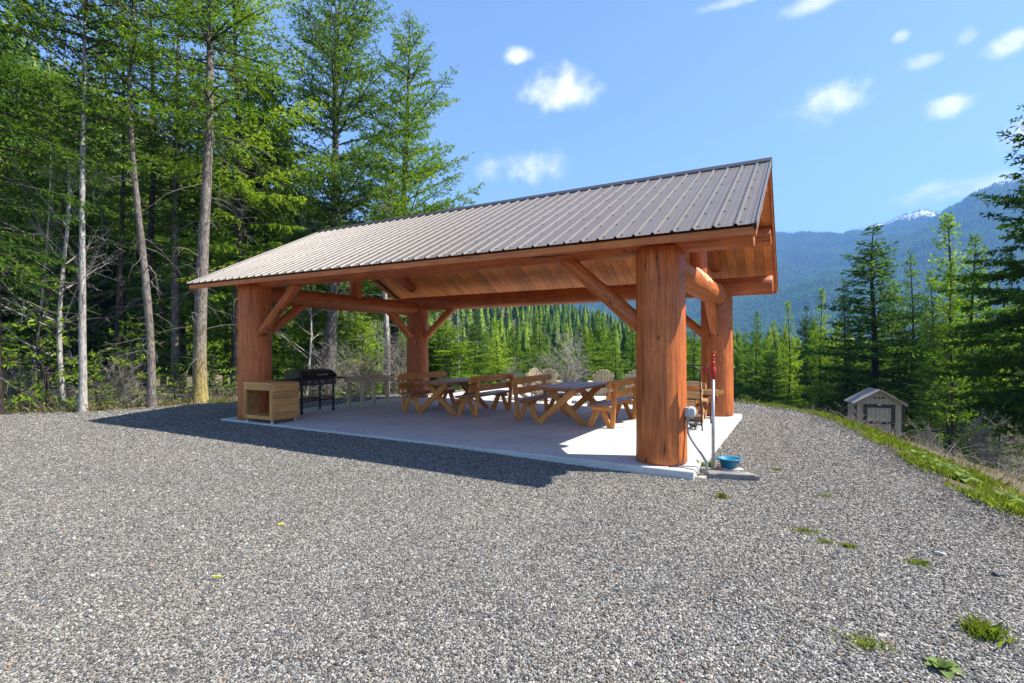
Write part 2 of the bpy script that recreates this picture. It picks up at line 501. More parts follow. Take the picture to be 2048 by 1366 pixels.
def mesh_pd(name, V, F, mat=None, smooth=False):
    me = bpy.data.meshes.new(name)
    me.from_pydata([tuple(v) for v in V], [], F)
    if smooth:
        me.polygons.foreach_set('use_smooth', [True] * len(me.polygons))
    if mat:
        me.materials.append(MAT[mat])
    me.update()
    return me


def mesh_np(name, V, F, mat, tone=None, smooth=False):
    """big meshes: F is an (n,3) or (n,4) array; tone: per-face float"""
    V = np.asarray(V, np.float32).reshape(-1, 3)
    F = np.asarray(F, np.int32)
    k = F.shape[1]
    me = bpy.data.meshes.new(name)
    me.vertices.add(len(V))
    me.vertices.foreach_set('co', V.ravel())
    me.loops.add(F.size)
    me.loops.foreach_set('vertex_index', F.ravel())
    me.polygons.add(len(F))
    me.polygons.foreach_set('loop_start', np.arange(len(F), dtype=np.int32) * k)
    if smooth:
        me.polygons.foreach_set('use_smooth', np.ones(len(F), bool))
    if tone is not None:
        at = me.attributes.new('tone', 'FLOAT', 'FACE')
        at.data.foreach_set('value', np.asarray(tone, np.float32))
    me.materials.append(MAT[mat])
    me.update(calc_edges=True)
    return me


def frame(p0, p1, side=None):
    p0, p1 = Vector(p0), Vector(p1)
    z = (p1 - p0).normalized()
    s = Vector(side) if side is not None else (Vector((0, 0, 1)) if abs(z.z) < 0.95 else Vector((1, 0, 0)))
    x = (s - z * s.dot(z)).normalized()
    y = z.cross(x)
    return Matrix(((x.x, y.x, z.x, p0.x), (x.y, y.y, z.y, p0.y), (x.z, y.z, z.z, p0.z), (0, 0, 0, 1))), (p1 - p0).length


_cache = {}


def board_mesh(w, h, L, mat, ch=0.006):
    """timber of section w (local x) by h (local y), length L along z, edges eased"""
    key = (round(w, 4), round(h, 4), round(L, 4), mat, ch)
    if key in _cache:
        return _cache[key]
    a, b = w / 2, h / 2
    c = min(ch, a * 0.4, b * 0.4)
    sec = [(a - c, -b), (a, -b + c), (a, b - c), (a - c, b), (-a + c, b), (-a, b - c), (-a, -b + c), (-a + c, -b)]
    V, F = [], []
    zs = [(0.0, 1 - 2 * c / max(w, h)), (c, 1.0), (L - c, 1.0), (L, 1 - 2 * c / max(w, h))]
    for z, s in zs:
        V += [(x * s, y * s, z) for x, y in sec]
    for r in range(3):
        for i in range(8):
            j = (i + 1) % 8
            F.append((r * 8 + i, r * 8 + j, r * 8 + 8 + j, r * 8 + 8 + i))
    F.append(tuple(range(7, -1, -1)))
    F.append(tuple(range(24, 32)))
    me = mesh_pd('board', V, F, mat)
    _cache[key] = me
    return me


def board(name, parent, p0, p1, w, h, mat, side=None, ch=0.006):
    """side: direction of the section's w"""
    M, L = frame(p0, p1, side)
    return obj(name, board_mesh(w, h, L, mat, ch), parent, M)


def log_mesh(L, r0, r1, mat, seg=28, rings=16, bump=0.015, seed=0, cap=0.02, wob=0.0, flat=0.0):
    rg = np.random.default_rng(seed)
    th = np.linspace(0, 2 * np.pi, seg, endpoint=False)
    zs = np.concatenate([[0.0], np.linspace(cap * 0.6, L - cap * 0.6, rings), [L]])
    ph = rg.uniform(0, 6.28, 8)
    V = []
    for k, z in enumerate(zs):
        t = z / L
        r = r0 + (r1 - r0) * t
        rr = r * (1 + bump * (np.sin(2 * th + ph[0] + 2.1 * t) + 0.7 * np.sin(3 * th + ph[1] - 3 * t) + 0.5 * np.sin(5 * th + ph[2] + 4 * t))) \
            + r * bump * 0.8 * math.sin(7 * t + ph[3]) + rg.normal(0, r * bump * 0.25, seg)
        if k in (0, len(zs) - 1):
            rr = rr - cap * 0.6
        cx, cy_ = wob * math.sin(3.1 * t + ph[4]), wob * math.sin(2.6 * t + ph[5])
        V.append(np.stack([cx + rr * np.cos(th), cy_ + rr * np.sin(th), np.full(seg, z)], 1))
    V = np.concatenate(V)
    F = []
    n = len(zs)
    for r in range(n - 1):
        for i in range(seg):
            j = (i + 1) % seg
            F.append((r * seg + i, r * seg + j, (r + 1) * seg + j, (r + 1) * seg + i))
    F.append(tuple(range(seg - 1, -1, -1)))
    F.append(tuple(range((n - 1) * seg, n * seg)))
    me = mesh_pd('log', V, F, mat)
    me.polygons.foreach_set('use_smooth', [True] * (len(F) - 2) + [False, False])
    return me


def log(name, parent, p0, p1, r0, r1, mat, **k):
    M, L = frame(p0, p1)
    return obj(name, log_mesh(L, r0, r1, mat, **k), parent, M)


def tube_mesh(pts, rad, mat, seg=10, closed_ends=True, smooth=True):
    pts = [Vector(p) for p in pts]
    n = len(pts)
    rads = rad if isinstance(rad, (list, tuple)) else [rad] * n
    V, F = [], []
    prev = None
    for i, p in enumerate(pts):
        d = (pts[min(i + 1, n - 1)] - pts[max(i - 1, 0)]).normalized()
        if prev is None:
            x = d.orthogonal().normalized()
        else:
            x = (prev - d * prev.dot(d)).normalized()
        prev = x
        y = d.cross(x)
        for k in range(seg):
            a = 2 * math.pi * k / seg
            V.append(p + (x * math.cos(a) + y * math.sin(a)) * rads[i])
    for i in range(n - 1):
        for k in range(seg):
            j = (k + 1) % seg
            F.append((i * seg + k, i * seg + j, (i + 1) * seg + j, (i + 1) * seg + k))
    ns = len(F)
    if closed_ends:
        F.append(tuple(range(seg - 1, -1, -1)))
        F.append(tuple(range((n - 1) * seg, n * seg)))
    me = mesh_pd('tube', V, F, mat)
    if smooth:
        me.polygons.foreach_set('use_smooth', [i < ns for i in range(len(F))])
    return me


def lathe_mesh(prof, mat, seg=24, smooth=True):
    V, F = [], []
    for r, z in prof:
        for k in range(seg):
            a = 2 * math.pi * k / seg
            V.append((r * math.cos(a), r * math.sin(a), z))
    for i in range(len(prof) - 1):
        for k in range(seg):
            j = (k + 1) % seg
            F.append((i * seg + k, i * seg + j, (i + 1) * seg + j, (i + 1) * seg + k))
    return mesh_pd('lathe', V, F, mat, smooth)


def extrude_mesh(poly, axis_len, mat):
    """poly in local xz, extruded along y from 0 to axis_len"""
    n = len(poly)
    V = [(x, 0, z) for x, z in poly] + [(x, axis_len, z) for x, z in poly]
    F = [tuple(range(n)), tuple(range(2 * n - 1, n - 1, -1))]
    for i in range(n):
        j = (i + 1) % n
        F.append((j, i, n + i, n + j))
    return mesh_pd('extrusion', V, F, mat)


def copy_tree(o, parent=None, M=None):
    c = o.copy()
    COL.objects.link(c)
    if parent is not None:
        c.parent = parent
        c.matrix_basis = o.matrix_basis
        WM[c.name] = WM[parent.name] @ o.matrix_basis
    else:
        c.matrix_basis = M
        WM[c.name] = M
    for ch in KIDS.get(o.name, []):
        copy_tree(ch, c)
    return c


KIDS = {}


def index_kids():
    KIDS.clear()
    for o in COL.objects:
        if o.parent is not None:
            KIDS.setdefault(o.parent.name, []).append(o)


def T(x, y, z, rz=0.0, s=1.0):
    return Matrix.Translation((x, y, z)) @ Matrix.Rotation(rz, 4, 'Z') @ Matrix.Scale(s, 4)


def place(px, Y):
    """a spot on the land, seen at bearing px and Y metres ahead of the tripod"""
    X = (px - 1024) / FPX * Y
    return CAMX + CS * X - SN * Y, CAMY + SN * X + CS * Y


# ------------------------------------------------------------------ terrain
PAD = np.array([(3.12, 0.19), (2.92, 0.98), (2.6, 3.6), (2.2, 6.2), (1.7, 8.2), (0.6, 9.7), (-0.4, 10.6), (-2.5, 11.6), (-6, 11.8), (-9.5, 10.5), (-11.3, 8),
                (-12.0, 4.9), (-13.6, 3.3), (-14.45, 2.3), (-14.6, 0.9), (-15.0, -0.5), (-16.6, -1.6), (-20, -3.2), (-26, -6), (-26, -16), (7, -16), (5.2, -9), (3.9, -4), (3.4, -1.2)])


def sd_pad(x, y):
    """distance outside the gravel pad (negative inside)"""
    P = np.stack([np.ravel(x), np.ravel(y)], 1)
    d = np.full(len(P), 1e9)
    inside = np.zeros(len(P), bool)
    n = len(PAD)
    for i in range(n):
        a, b = PAD[i], PAD[(i + 1) % n]
        e = b - a
        w_ = P - a
        t = np.clip((w_ @ e) / (e @ e), 0, 1)
        q = w_ - t[:, None] * e
        d = np.minimum(d, (q ** 2).sum(1))
        c1 = (a[1] <= P[:, 1]) & (b[1] > P[:, 1])
        c2 = (b[1] <= P[:, 1]) & (a[1] > P[:, 1])
        cr = e[0] * w_[:, 1] - e[1] * w_[:, 0]
        inside ^= (c1 & (cr > 0)) | (c2 & (cr < 0))
    d = np.sqrt(d)
    return np.where(inside, -d, d).reshape(np.shape(x))


def sstep(a, b, x):
    t = np.clip((x - a) / (b - a), 0, 1)
    return t * t * (3 - 2 * t)


HILL_PX = np.array([-3000, -600, 0, 250, 400, 650, 820, 960, 1080, 1160, 1240, 1320, 1400, 1600, 2600, 5000])
HILL_E = np.array([.40, .42, .385, .31, .265, .205, .14, .085, .062, .048, .022, .0, -.02, -.035, -.03, -.02])


def lowfreq(x, y, s, seed=0):
    return np.sin(x * s + 1.3 + seed) * np.cos(y * s * 1.13 + 0.7 * seed) + 0.5 * np.sin(x * s * 2.3 + y * s * 1.7 + seed * 2.1) + 0.25 * np.sin(x * s * 4.1 - y * s * 5.3 + seed)


def ground_z(x, y):
    x = np.asarray(x, float)
    y = np.asarray(y, float)
    d = np.maximum(sd_pad(x, y), 0)
    dx, dy = x - CAMX, y - CAMY
    Yc = -SN * dx + CS * dy
    Xc = CS * dx + SN * dy
    az = np.arctan2(Xc, Yc)
    r = np.hypot(dx, dy)
    px = 1024 + FPX * np.tan(np.clip(az, -1.35, 1.35))
    left = 1 - sstep(480, 900, px)
    left = np.where(Yc < 0, (Xc < 0) * 1.0, left)
    zr = -9.0 * (1 - np.exp(-0.36 * d / 9.0))
    zl = -2.6 * (1 - np.exp(-0.12 * d / 2.6))
    z = -0.12 + left * zl + (1 - left) * zr
    z = z + 0.10 * lowfreq(x, y, 0.9, 1) * np.clip(d / 3, 0, 1) + 0.35 * lowfreq(x, y, 0.16, 2) * np.clip((d - 4) / 15, 0, 1)
    e = np.interp(px, HILL_PX, HILL_E)
    e = np.where(Yc < 0, 0.0, e)
    f = sstep(45, 360, r) ** 1.15
    hz_ = e * 360 + 1.5
    z = z * (1 - f) + hz_ * f
    z = z + 2.5 * lowfreq(x, y, 0.02, 3) * f
    fall = sstep(380, 1500, r)
    z = z * (1 - fall) + (-45) * fall
    # land sinks a little under the pad so that the gravel sheet covers it
    return np.where(sd_pad(x, y) < -0.25, -0.30, z)


def build_ground():
    rs = np.concatenate([[0.01], np.linspace(1, 30, 60), 30 * (9000 / 30) ** np.linspace(0.02, 1, 90)])
    az = np.concatenate([np.linspace(-1.25, 1.25, 360), np.linspace(1.25, 2 * np.pi - 1.25, 62)[1:-1]])
    RR, AZ = np.meshgrid(rs, az, indexing='ij')
    Xc, Yc = RR * np.sin(AZ), RR * np.cos(AZ)
    x = CAMX + CS * Xc - SN * Yc
    y = CAMY + SN * Xc + CS * Yc
    z = ground_z(x, y)
    V = np.stack([x, y, z], -1).reshape(-1, 3)
    n, m = len(rs), len(az)
    i, j = np.meshgrid(np.arange(n - 1), np.arange(m), indexing='ij')
    j2 = (j + 1) % m
    F = np.stack([i * m + j, (i + 1) * m + j, (i + 1) * m + j2, i * m + j2], -1).reshape(-1, 4)
    me = mesh_np('ground', V, F, 'forest_floor', smooth=True)
    me.materials.append(MAT['hill_floor'])
    far = (RR[:-1] > 55).astype(np.int32).reshape(-1)
    me.polygons.foreach_set('material_index', far)
    o = obj('ground', me)
    tag(o, kind='structure')


build_ground()


def pad_z(X, Y):
    """top of the gravel: nearly level, heaped against the slab's front and left edges"""
    Z = -0.10 + 0.010 * lowfreq(X, Y, 0.8, 5) * np.clip((-Y - 0.4) / 2, 0, 1)
    dfront = np.where((X > -10.5) & (X < 0.2), np.maximum(-Y, 0), 9.0)
    dleft = np.where((Y > -0.3) & (Y < 7) & (X < -9.7), np.maximum(-9.87 - X, 0), 9.0)
    heap = 0.062 * np.exp(-dfront / 0.7) * (1 - sstep(-4.5, -0.6, X))
    heap = np.maximum(heap, 0.062 * np.exp(-dleft / 0.7))
    return Z + np.where((X > -9.8) & (X < 0.05) & (Y > 0.3) & (Y < 11.5), 0.0, heap)


def build_pad():
    # gravel sheet with a ragged rim that rolls over the bank
    xs = np.arange(-26, 7.01, 0.25)
    ys = np.arange(-16, 12.6, 0.25)
    X, Y = np.meshgrid(xs, ys, indexing='ij')
    d = sd_pad(X, Y) + 0.14 * lowfreq(X, Y, 2.1, 4)
    Z = pad_z(X, Y)
    Z = np.where(d > -0.5, Z - 0.25 * np.clip(d + 0.5, 0, 3) ** 1.5, Z)
    V = np.stack([X, Y, Z], -1).reshape(-1, 3)
    n, m = X.shape
    i, j = np.meshgrid(np.arange(n - 1), np.arange(m - 1), indexing='ij')
    F = np.stack([i * m + j, (i + 1) * m + j, (i + 1) * m + j + 1, i * m + j + 1], -1).reshape(-1, 4)
    dm = d.reshape(-1)[F].min(1)
    F = F[dm < 0.45]
    used = np.unique(F)
    remap = np.zeros(len(V), int)
    remap[used] = np.arange(len(used))
    o = obj('gravel_yard', mesh_np('gravel_yard', V[used], remap[F], 'gravel_sheet', smooth=True))
    tag(o, kind='structure')


build_pad()

# ---- concrete slab and the patio behind it, poured in bays with sawn joints
slab = bpy.data.objects.new('concrete_slab', None)
link(slab)
tag(slab, kind='structure')


def slab_bay(x0, x1, y0, y1, top, h=0.16, parent=slab):
    c = 0.012
    V, F = [], []
    rings = [(0.0, top - h), (0.0, top - c), (c, top)]
    for ins, z in rings:
        V += [(x0 + ins, y0 + ins, z), (x1 - ins, y0 + ins, z), (x1 - ins, y1 - ins, z), (x0 + ins, y1 - ins, z)]
    for r in range(2):
        for i in range(4):
            j = (i + 1) % 4
            F.append((r * 4 + i, r * 4 + j, r * 4 + 4 + j, r * 4 + 4 + i))
    F.append((8, 9, 10, 11))
    obj('slab_bay', mesh_pd('slab_bay', V, F, 'concrete'), parent)


SX = [-9.87, -6.58, -3.29, 0.0]
SY = [0.0, 3.21, 6.42]
for i in range(3):
    for j in range(2):
        slab_bay(SX[i] + 0.006, SX[i + 1] - 0.006, SY[j] + 0.006, SY[j + 1] - 0.006, 0.0)
patio = bpy.data.objects.new('rear_patio', None)
link(patio)
tag(patio, kind='structure')
PX = [-9.2, -5.9, -2.4]
for i in range(2):
    for j in range(2):
        y0, y1 = 6.43 + j * 2.3, 6.43 + j * 2.3 + 2.3
        slab_bay(PX[i] + 0.003, PX[i + 1] - 0.003, y0, y1 - 0.006, -0.012, parent=patio)

# ------------------------------------------------------------------ loose gravel (real stones close by)


def build_gravel():
    # carrier faces carry how many stones lie on them
    xs = np.arange(-17, 4.01, 0.25)
    ys = np.arange(-6.5, 12.3, 0.25)
    X, Y = np.meshgrid(xs, ys, indexing='ij')
    n, m = X.shape
    V = np.stack([X, Y, pad_z(X, Y) + 0.002], -1).reshape(-1, 3)
    i, j = np.meshgrid(np.arange(n - 1), np.arange(m - 1), indexing='ij')
    F = np.stack([i * m + j, (i + 1) * m + j, (i + 1) * m + j + 1, i * m + j + 1], -1).reshape(-1, 4)
    c = V[F].mean(1)
    d = sd_pad(c[:, 0], c[:, 1])
    dx, dy = c[:, 0] - CAMX, c[:, 1] - CAMY
    Yc = -SN * dx + CS * dy
    Xc = CS * dx + SN * dy
    ok = (d < -0.05) & (Yc > 1.6) & (np.abs(Xc) < 1.12 * Yc + 0.8)
    ok &= ~((c[:, 0] > -9.95) & (c[:, 0] < 0.08) & (c[:, 1] > -0.10) & (c[:, 1] < 6.5))
    ok &= ~((c[:, 0] > -9.3) & (c[:, 0] < -2.3) & (c[:, 1] > 6.3) & (c[:, 1] < 11.1))
    F, c, Yc = F[ok], c[ok], Yc[ok]
    dens = np.interp(Yc, [1.5, 3.5, 6, 9, 13, 18], [3900, 3600, 2500, 1200, 550, 300])
    size = np.interp(Yc, [1.5, 3.5, 6, 9, 13, 18], [1.0, 1.0, 1.1, 1.35, 1.7, 2.0])
    used = np.unique(F)
    remap = np.zeros(len(V), int)
    remap[used] = np.arange(len(used))
    me = mesh_np('gravel', V[used], remap[F], 'gravel_stone')
    a = me.attributes.new('dens', 'FLOAT', 'FACE')
    a.data.foreach_set('value', dens.astype(np.float32))
    a = me.attributes.new('size', 'FLOAT', 'FACE')
    a.data.foreach_set('value', size.astype(np.float32))
    o = obj('gravel', me)
    tag(o, 'loose grey crushed gravel strewn over the yard', 'gravel', kind='stuff')
    ng = bpy.data.node_groups.new('scatter_stones', 'GeometryNodeTree')
    ng.interface.new_socket('Geometry', in_out='INPUT', socket_type='NodeSocketGeometry')
    ng.interface.new_socket('Geometry', in_out='OUTPUT', socket_type='NodeSocketGeometry')
    t = NT(ng)
    gi = t.n('NodeGroupInput')
    go = t.n('NodeGroupOutput')

    def attr(nm):
        return t.n('GeometryNodeInputNamedAttribute', {'Name': nm}, data_type='FLOAT').outputs['Attribute']
    dp = t.n('GeometryNodeDistributePointsOnFaces', {'Mesh': gi.outputs[0], 'Density': attr('dens'), 'Seed': 3}, distribute_method='RANDOM')
    ico = t.n('GeometryNodeMeshIcoSphere', {'Radius': 0.0082, 'Subdivisions': 1})

    def rv(lo, hi, seed):
        nd = t.n('FunctionNodeRandomValue', data_type='FLOAT_VECTOR')
        nd.inputs[0].default_value = lo
        nd.inputs[1].default_value = hi
        nd.inputs['Seed'].default_value = seed
        return nd.outputs[0]
    rot = rv((-0.5, -0.5, 0), (0.5, 0.5, 6.28), 1)
    scl = rv((0.55, 0.45, 0.35), (1.5, 1.25, 0.85), 2)
    big = t.n('FunctionNodeRandomValue', data_type='FLOAT')
    big.inputs[2].default_value = 0.0
    big.inputs[3].default_value = 1.0
    big.inputs['Seed'].default_value = 5
    bp = t.n('ShaderNodeMath', {0: big.outputs[1], 1: 7.0}, operation='POWER').outputs[0]
    bs = t.n('ShaderNodeMath', {0: bp, 1: 1.1, 2: 0.75}, operation='MULTIPLY_ADD').outputs[0]
    bs = t.n('ShaderNodeMath', {0: bs, 1: attr('size')}, operation='MULTIPLY').outputs[0]
    scl2 = t.n('ShaderNodeVectorMath', {0: scl}, operation='SCALE')
    t.t.links.new(bs, scl2.inputs['Scale'])
    sm = t.n('GeometryNodeSetMaterial', {'Geometry': ico.outputs[0], 'Material': MAT['gravel_stone']})
    ip = t.n('GeometryNodeInstanceOnPoints', {'Points': dp.outputs[0], 'Instance': sm.outputs[0], 'Rotation': rot, 'Scale': scl2.outputs[0]})
    t.t.links.new(ip.outputs[0], go.inputs[0])
    md = o.modifiers.new('stones', 'NODES')
    md.node_group = ng


build_gravel()

# ------------------------------------------------------------------ the log pavilion
UR, UL = 0.71, -10.6            # gable ends
V0, V1, VR = -0.27, 7.03, 3.38  # front eave, rear eave, ridge
ZE, ZR = 2.95, 4.82
PITCH = (ZR - ZE) / (VR - V0)
CU0, CU1, CV0, CV1 = -0.5, -9.31, 0.44, 5.98


def roof_z(v):
    return ZE + PITCH * ((v - V0) if v <= VR else (V1 - v))


def build_pavilion():
    pv = thing('log_pavilion', 'open log pavilion with ribbed metal roof on four massive stained posts', 'pavilion', (CU0, CV0, 0))
    # posts
    for k, (u, v, h, r0, r1) in enumerate(((CU0, CV0, 2.90, .335, .325), (CU0, CV1, 2.84, .36, .335), (CU1, CV0, 2.92, .345, .335), (CU1, CV1, 2.80, .34, .32))):
        log('post', pv, (u, v, 0.002), (u - 0.02, v + 0.01, h), r0, r1, 'log_stain', seg=40, rings=26, bump=0.012, seed=20 + k, cap=0.03)
    # eave logs, tie logs
    log('eave_log', pv, (UR - 0.06, CV0, 2.985), (UL + 0.75, CV0, 2.985), 0.175, 0.145, 'log_stain', rings=40, bump=0.03, seed=31)
    log('eave_log', pv, (UR - 0.06, CV1, 2.93), (UL + 0.6, CV1, 2.90), 0.20, 0.215, 'log_stain', rings=40, bump=0.02, seed=32)
    log('tie_log', pv, (CU0 + 0.02, CV0 + 0.15, 2.70), (CU0 + 0.02, CV1 - 0.32, 2.72), 0.20, 0.245, 'log_stain', rings=24, bump=0.03, seed=33)
    log('tie_log', pv, (CU1, CV0 - 0.02, 2.72), (CU1, CV1 - 0.12, 2.75), 0.205, 0.205, 'log_stain', rings=24, bump=0.025, seed=34)
    # torn pale patch on the right tie log
    log('ridge_log', pv, (UR - 0.06, VR, ZR - 0.34), (UL + 0.3, VR, ZR - 0.34), 0.19, 0.18, 'log_stain', rings=30, seed=35)
    for v in (4.87, 1.89):
        log('purlin_log', pv, (UR - 0.05, v, roof_z(v) - 0.27), (UL + 0.3, v, roof_z(v) - 0.27), 0.18, 0.17, 'log_stain', rings=30, seed=int(v * 10))
    for u in (CU0, CU1):
        log('king_post', pv, (u, VR, 2.85), (u, VR, ZR - 0.40), 0.16, 0.15, 'log_stain', seed=int(-u * 3))
        for sgn in (-1, 1):
            va = VR + sgn * 2.35
            log('rafter_log', pv, (u, va, roof_z(va) - 0.26), (u, VR + sgn * 0.12, ZR - 0.42), 0.135, 0.12, 'log_stain', rings=14, seed=int(40 + sgn - u))
    # braces
    br = []
    for u, su in ((CU0, -1), (CU1, 1)):
        br.append(((u + su * 0.28, CV0 - 0.05, 1.86), (u + su * 1.42, CV0, 2.88)))
        br.append(((u + su * 0.28, CV1, 1.86), (u + su * 1.42, CV1, 2.80)))
        br.append(((u, CV0 + 0.28, 1.86), (u, CV0 + 1.32, 2.62)))
        br.append(((u, CV1 - 0.28, 1.86), (u, CV1 - 1.32, 2.62)))
    for k, (a, b) in enumerate(br):
        o = log('brace', pv, a, b, 0.10 if k else 0.115, 0.105, 'log_stain', seg=20, rings=10, bump=0.03, seed=60 + k)
        for s in (-1, 1):
            d = (Vector(b) - Vector(a)).normalized()
            side = d.cross(Vector((0, 0, 1))).normalized()
            p = Vector(a) + d * 0.16 + side * s * 0.04
            out = side.cross(d).normalized()
            if out.z > 0:
                out = -out
            M, L = frame(p + out * 0.098, p + out * 0.112)
            if 'bolt' not in _cache:
                _cache['bolt'] = lathe_mesh([(0.0, 0.0), (0.022, 0.0), (0.022, 0.008), (0.012, 0.014), (0.0, 0.014)], 'galvanised', 8)
            obj('bolt', _cache['bolt'], o, M)
    # ceiling boards, one by one; they run from ridge to eave
    pw = 0.188
    n = int((UR - UL - 0.06) / pw)
    L = math.hypot(VR - V0, ZR - ZE) - 0.03
    for sgn in (-1, 1):
        e = V0 if sgn < 0 else V1
        dirv = Vector((0, (e - VR), (ZE - ZR))).normalized()
        nrm = Vector((0, dirv.z * (1 if sgn < 0 else -1), -dirv.y * (1 if sgn < 0 else -1)))
        if nrm.z < 0:
            nrm = -nrm
        for i in range(n):
            u = UR - 0.04 - pw * (i + 0.5)
            p0 = Vector((u, VR, ZR - 0.03)) + dirv * 0.03 - nrm * (0.030 + 0.002 * random.random())
            p1 = p0 + dirv * (L - 0.02)
            M, LL = frame(p0, p1, (1, 0, 0))
            obj('ceiling_board', board_mesh(pw - 0.004, 0.034, LL, 'plank_stain', 0.007), pv, M)
        # fascia under the metal edge
        f0 = Vector((UR - 0.015, e + (0.025 if sgn < 0 else -0.025), ZE - 0.068))
        f1 = Vector((UL + 0.015, f0.y, f0.z))
        board('fascia_board', pv, f0, f1, 0.095, 0.04, 'fascia_stain', (0, 0, 1), 0.01)
        # barge boards on both gables
        for u in (UR - 0.018, UL + 0.018):
            a = Vector((u, e - math.copysign(0.06, e - VR), ZE)) - nrm * 0.095 - dirv * 0.02
            b = Vector((u, VR + (0.012 if sgn > 0 else -0.012), ZR)) - nrm * 0.095
            board('barge_board', pv, a, b, 0.10, 0.035, 'fascia_stain', tuple(nrm), 0.006)
    # ribbed steel sheets
    Ls = math.hypot(VR - V0, ZR - ZE) + 0.04
    npan = 12
    wpan = (UR - UL + 0.02) / npan
    rib = wpan / 4
    prof = []
    for k in range(4):
        x = k * rib
        prof += [(x + 0.0, 0.0), (x + 0.012, 0.024), (x + 0.034, 0.024), (x + 0.046, 0.0), (x + rib * 0.45, 0.0), (x + rib * 0.47, 0.002), (x + rib * 0.51, 0.002), (x + rib * 0.53, 0.0),
                 (x + rib * 0.72, 0.0), (x + rib * 0.74, 0.002), (x + rib * 0.78, 0.002), (x + rib * 0.80, 0.0)]
    prof.append((wpan + 0.002, 0.0))
    V, F = [], []
    m = len(prof)
    rows = 9
    for r in range(rows):
        z = Ls * r / (rows - 1)
        V += [(x, y, z) for x, y in prof]
    for r in range(rows - 1):
        for i in range(m - 1):
            F.append((r * m + i, r * m + i + 1, (r + 1) * m + i + 1, (r + 1) * m + i))
    me = mesh_pd('roof_sheet', V, F, 'roof_metal')
    scV, scF = [], []
    for sgn in (-1, 1):
        e = V0 if sgn < 0 else V1
        up = Vector((0, VR - e, ZR - ZE)).normalized()
        x = Vector((1, 0, 0))
        nrm = x.cross(up) if sgn < 0 else up.cross(x)
        # local x along the eave, y outward, z up the slope
        for k in range(npan):
            if sgn < 0:
                u0, xa = UL - 0.01 + k * wpan, x
            else:
                u0, xa = UR + 0.01 - k * wpan, -x
            p = Vector((u0, e, ZE)) - up * 0.03 + nrm * 0.012
            M = Matrix(((xa.x, nrm.x, up.x, p.x), (xa.y, nrm.y, up.y, p.y), (xa.z, nrm.z, up.z, p.z), (0, 0, 0, 1)))
            obj('roof_sheet', me, pv, M)
            if sgn < 0:
                for rr in range(4):
                    for s in np.arange(0.12, Ls - 0.1, 0.61):
                        q = M @ Vector((rr * rib + rib * 0.30, 0.0, s))
                        b0 = len(scV)
                        for hh, rd in ((0.0, 0.014), (0.010, 0.011)):
                            for a in range(6):
                                scV.append(q + nrm * hh + xa * rd * math.cos(a * 1.047) + up * rd * math.sin(a * 1.047))
                        for a in range(6):
                            c = (a + 1) % 6
                            scF.append((b0 + a, b0 + c, b0 + 6 + c, b0 + 6 + a))
                        scF.append(tuple(range(b0 + 6, b0 + 12)))
        # rake trim
        for u in (UR + 0.012, UL - 0.012):
            a = Vector((u, e, ZE)) - nrm * 0.012 - up * 0.03
            b = Vector((u, VR, ZR)) - nrm * 0.012
            board('rake_trim', pv, a, b, 0.11, 0.012, 'ridge_metal' if u < -5 else 'roof_metal', tuple(nrm), 0.003)
            a2, b2 = a + nrm * 0.030 + Vector((-0.028 if u > -5 else 0.028, 0, 0)), b + nrm * 0.030 + Vector((-0.028 if u > -5 else 0.028, 0, 0))
            board('rake_trim', pv, a2, b2, 0.055, 0.006, 'roof_metal', (1, 0, 0), 0.002)
    o = obj('roof_screws', mesh_pd('roof_screws', scV, scF, 'screw_dark'), pv)
    o['kind'] = 'stuff'
    # ridge cap
    w = 0.17
    poly = [(-w, -w * PITCH + 0.045), (-0.03, 0.055), (0, 0.066), (0.03, 0.055), (w, -w * PITCH + 0.045), (w, -w * PITCH + 0.012), (0, 0.045), (-w, -w * PITCH + 0.012)]
    me = extrude_mesh(poly, UR - UL + 0.05, 'ridge_metal')
    M = Matrix.Translation((UR + 0.025, VR, ZR)) @ Matrix.Rotation(R(90), 4, 'Z')
    obj('ridge_cap', me, pv, M)
    return pv


build_pavilion()


def torn_patch():
    rg = np.random.default_rng(3)
    pv = bpy.data.objects['log_pavilion']
    V, F = [], []
    n, m = 22, 9
    for i in range(n):
        f = i / (n - 1)
        v = 2.1 + 1.5 * f
        half = 0.50 * math.sin(math.pi * f) ** 0.6 + 0.02
        mid = 0.75 - 0.45 * f
        r_ = 0.20 + 0.045 * (v - 0.59) / 5.07
        zc = 2.70 + 0.02 * (v - 0.59) / 5.07
        for j in range(m):
            g = j / (m - 1) * 2 - 1
            a = mid + half * g * (1 + rg.normal(0, 0.06)) + rg.normal(0, 0.03)
            rr = r_ + (0.016 + rg.normal(0, 0.007)) * (1 - abs(g) ** 4) * min(1, 6 * f, 6 * (1 - f)) - 0.006 * (abs(g) > 0.95)
            V.append((CU0 + 0.02 + rr * math.cos(a), v, zc + rr * math.sin(a)))
    for i in range(n - 1):
        for j in range(m - 1):
            F.append((i * m + j, i * m + j + 1, (i + 1) * m + j + 1, (i + 1) * m + j))
    o = obj('torn_patch', mesh_pd('torn_patch', V, F, 'peeled_wood'), pv)
    o['label'] = 'pale torn patch on the right tie log'


torn_patch()


# ------------------------------------------------------------------ picnic furniture (local: length along y)


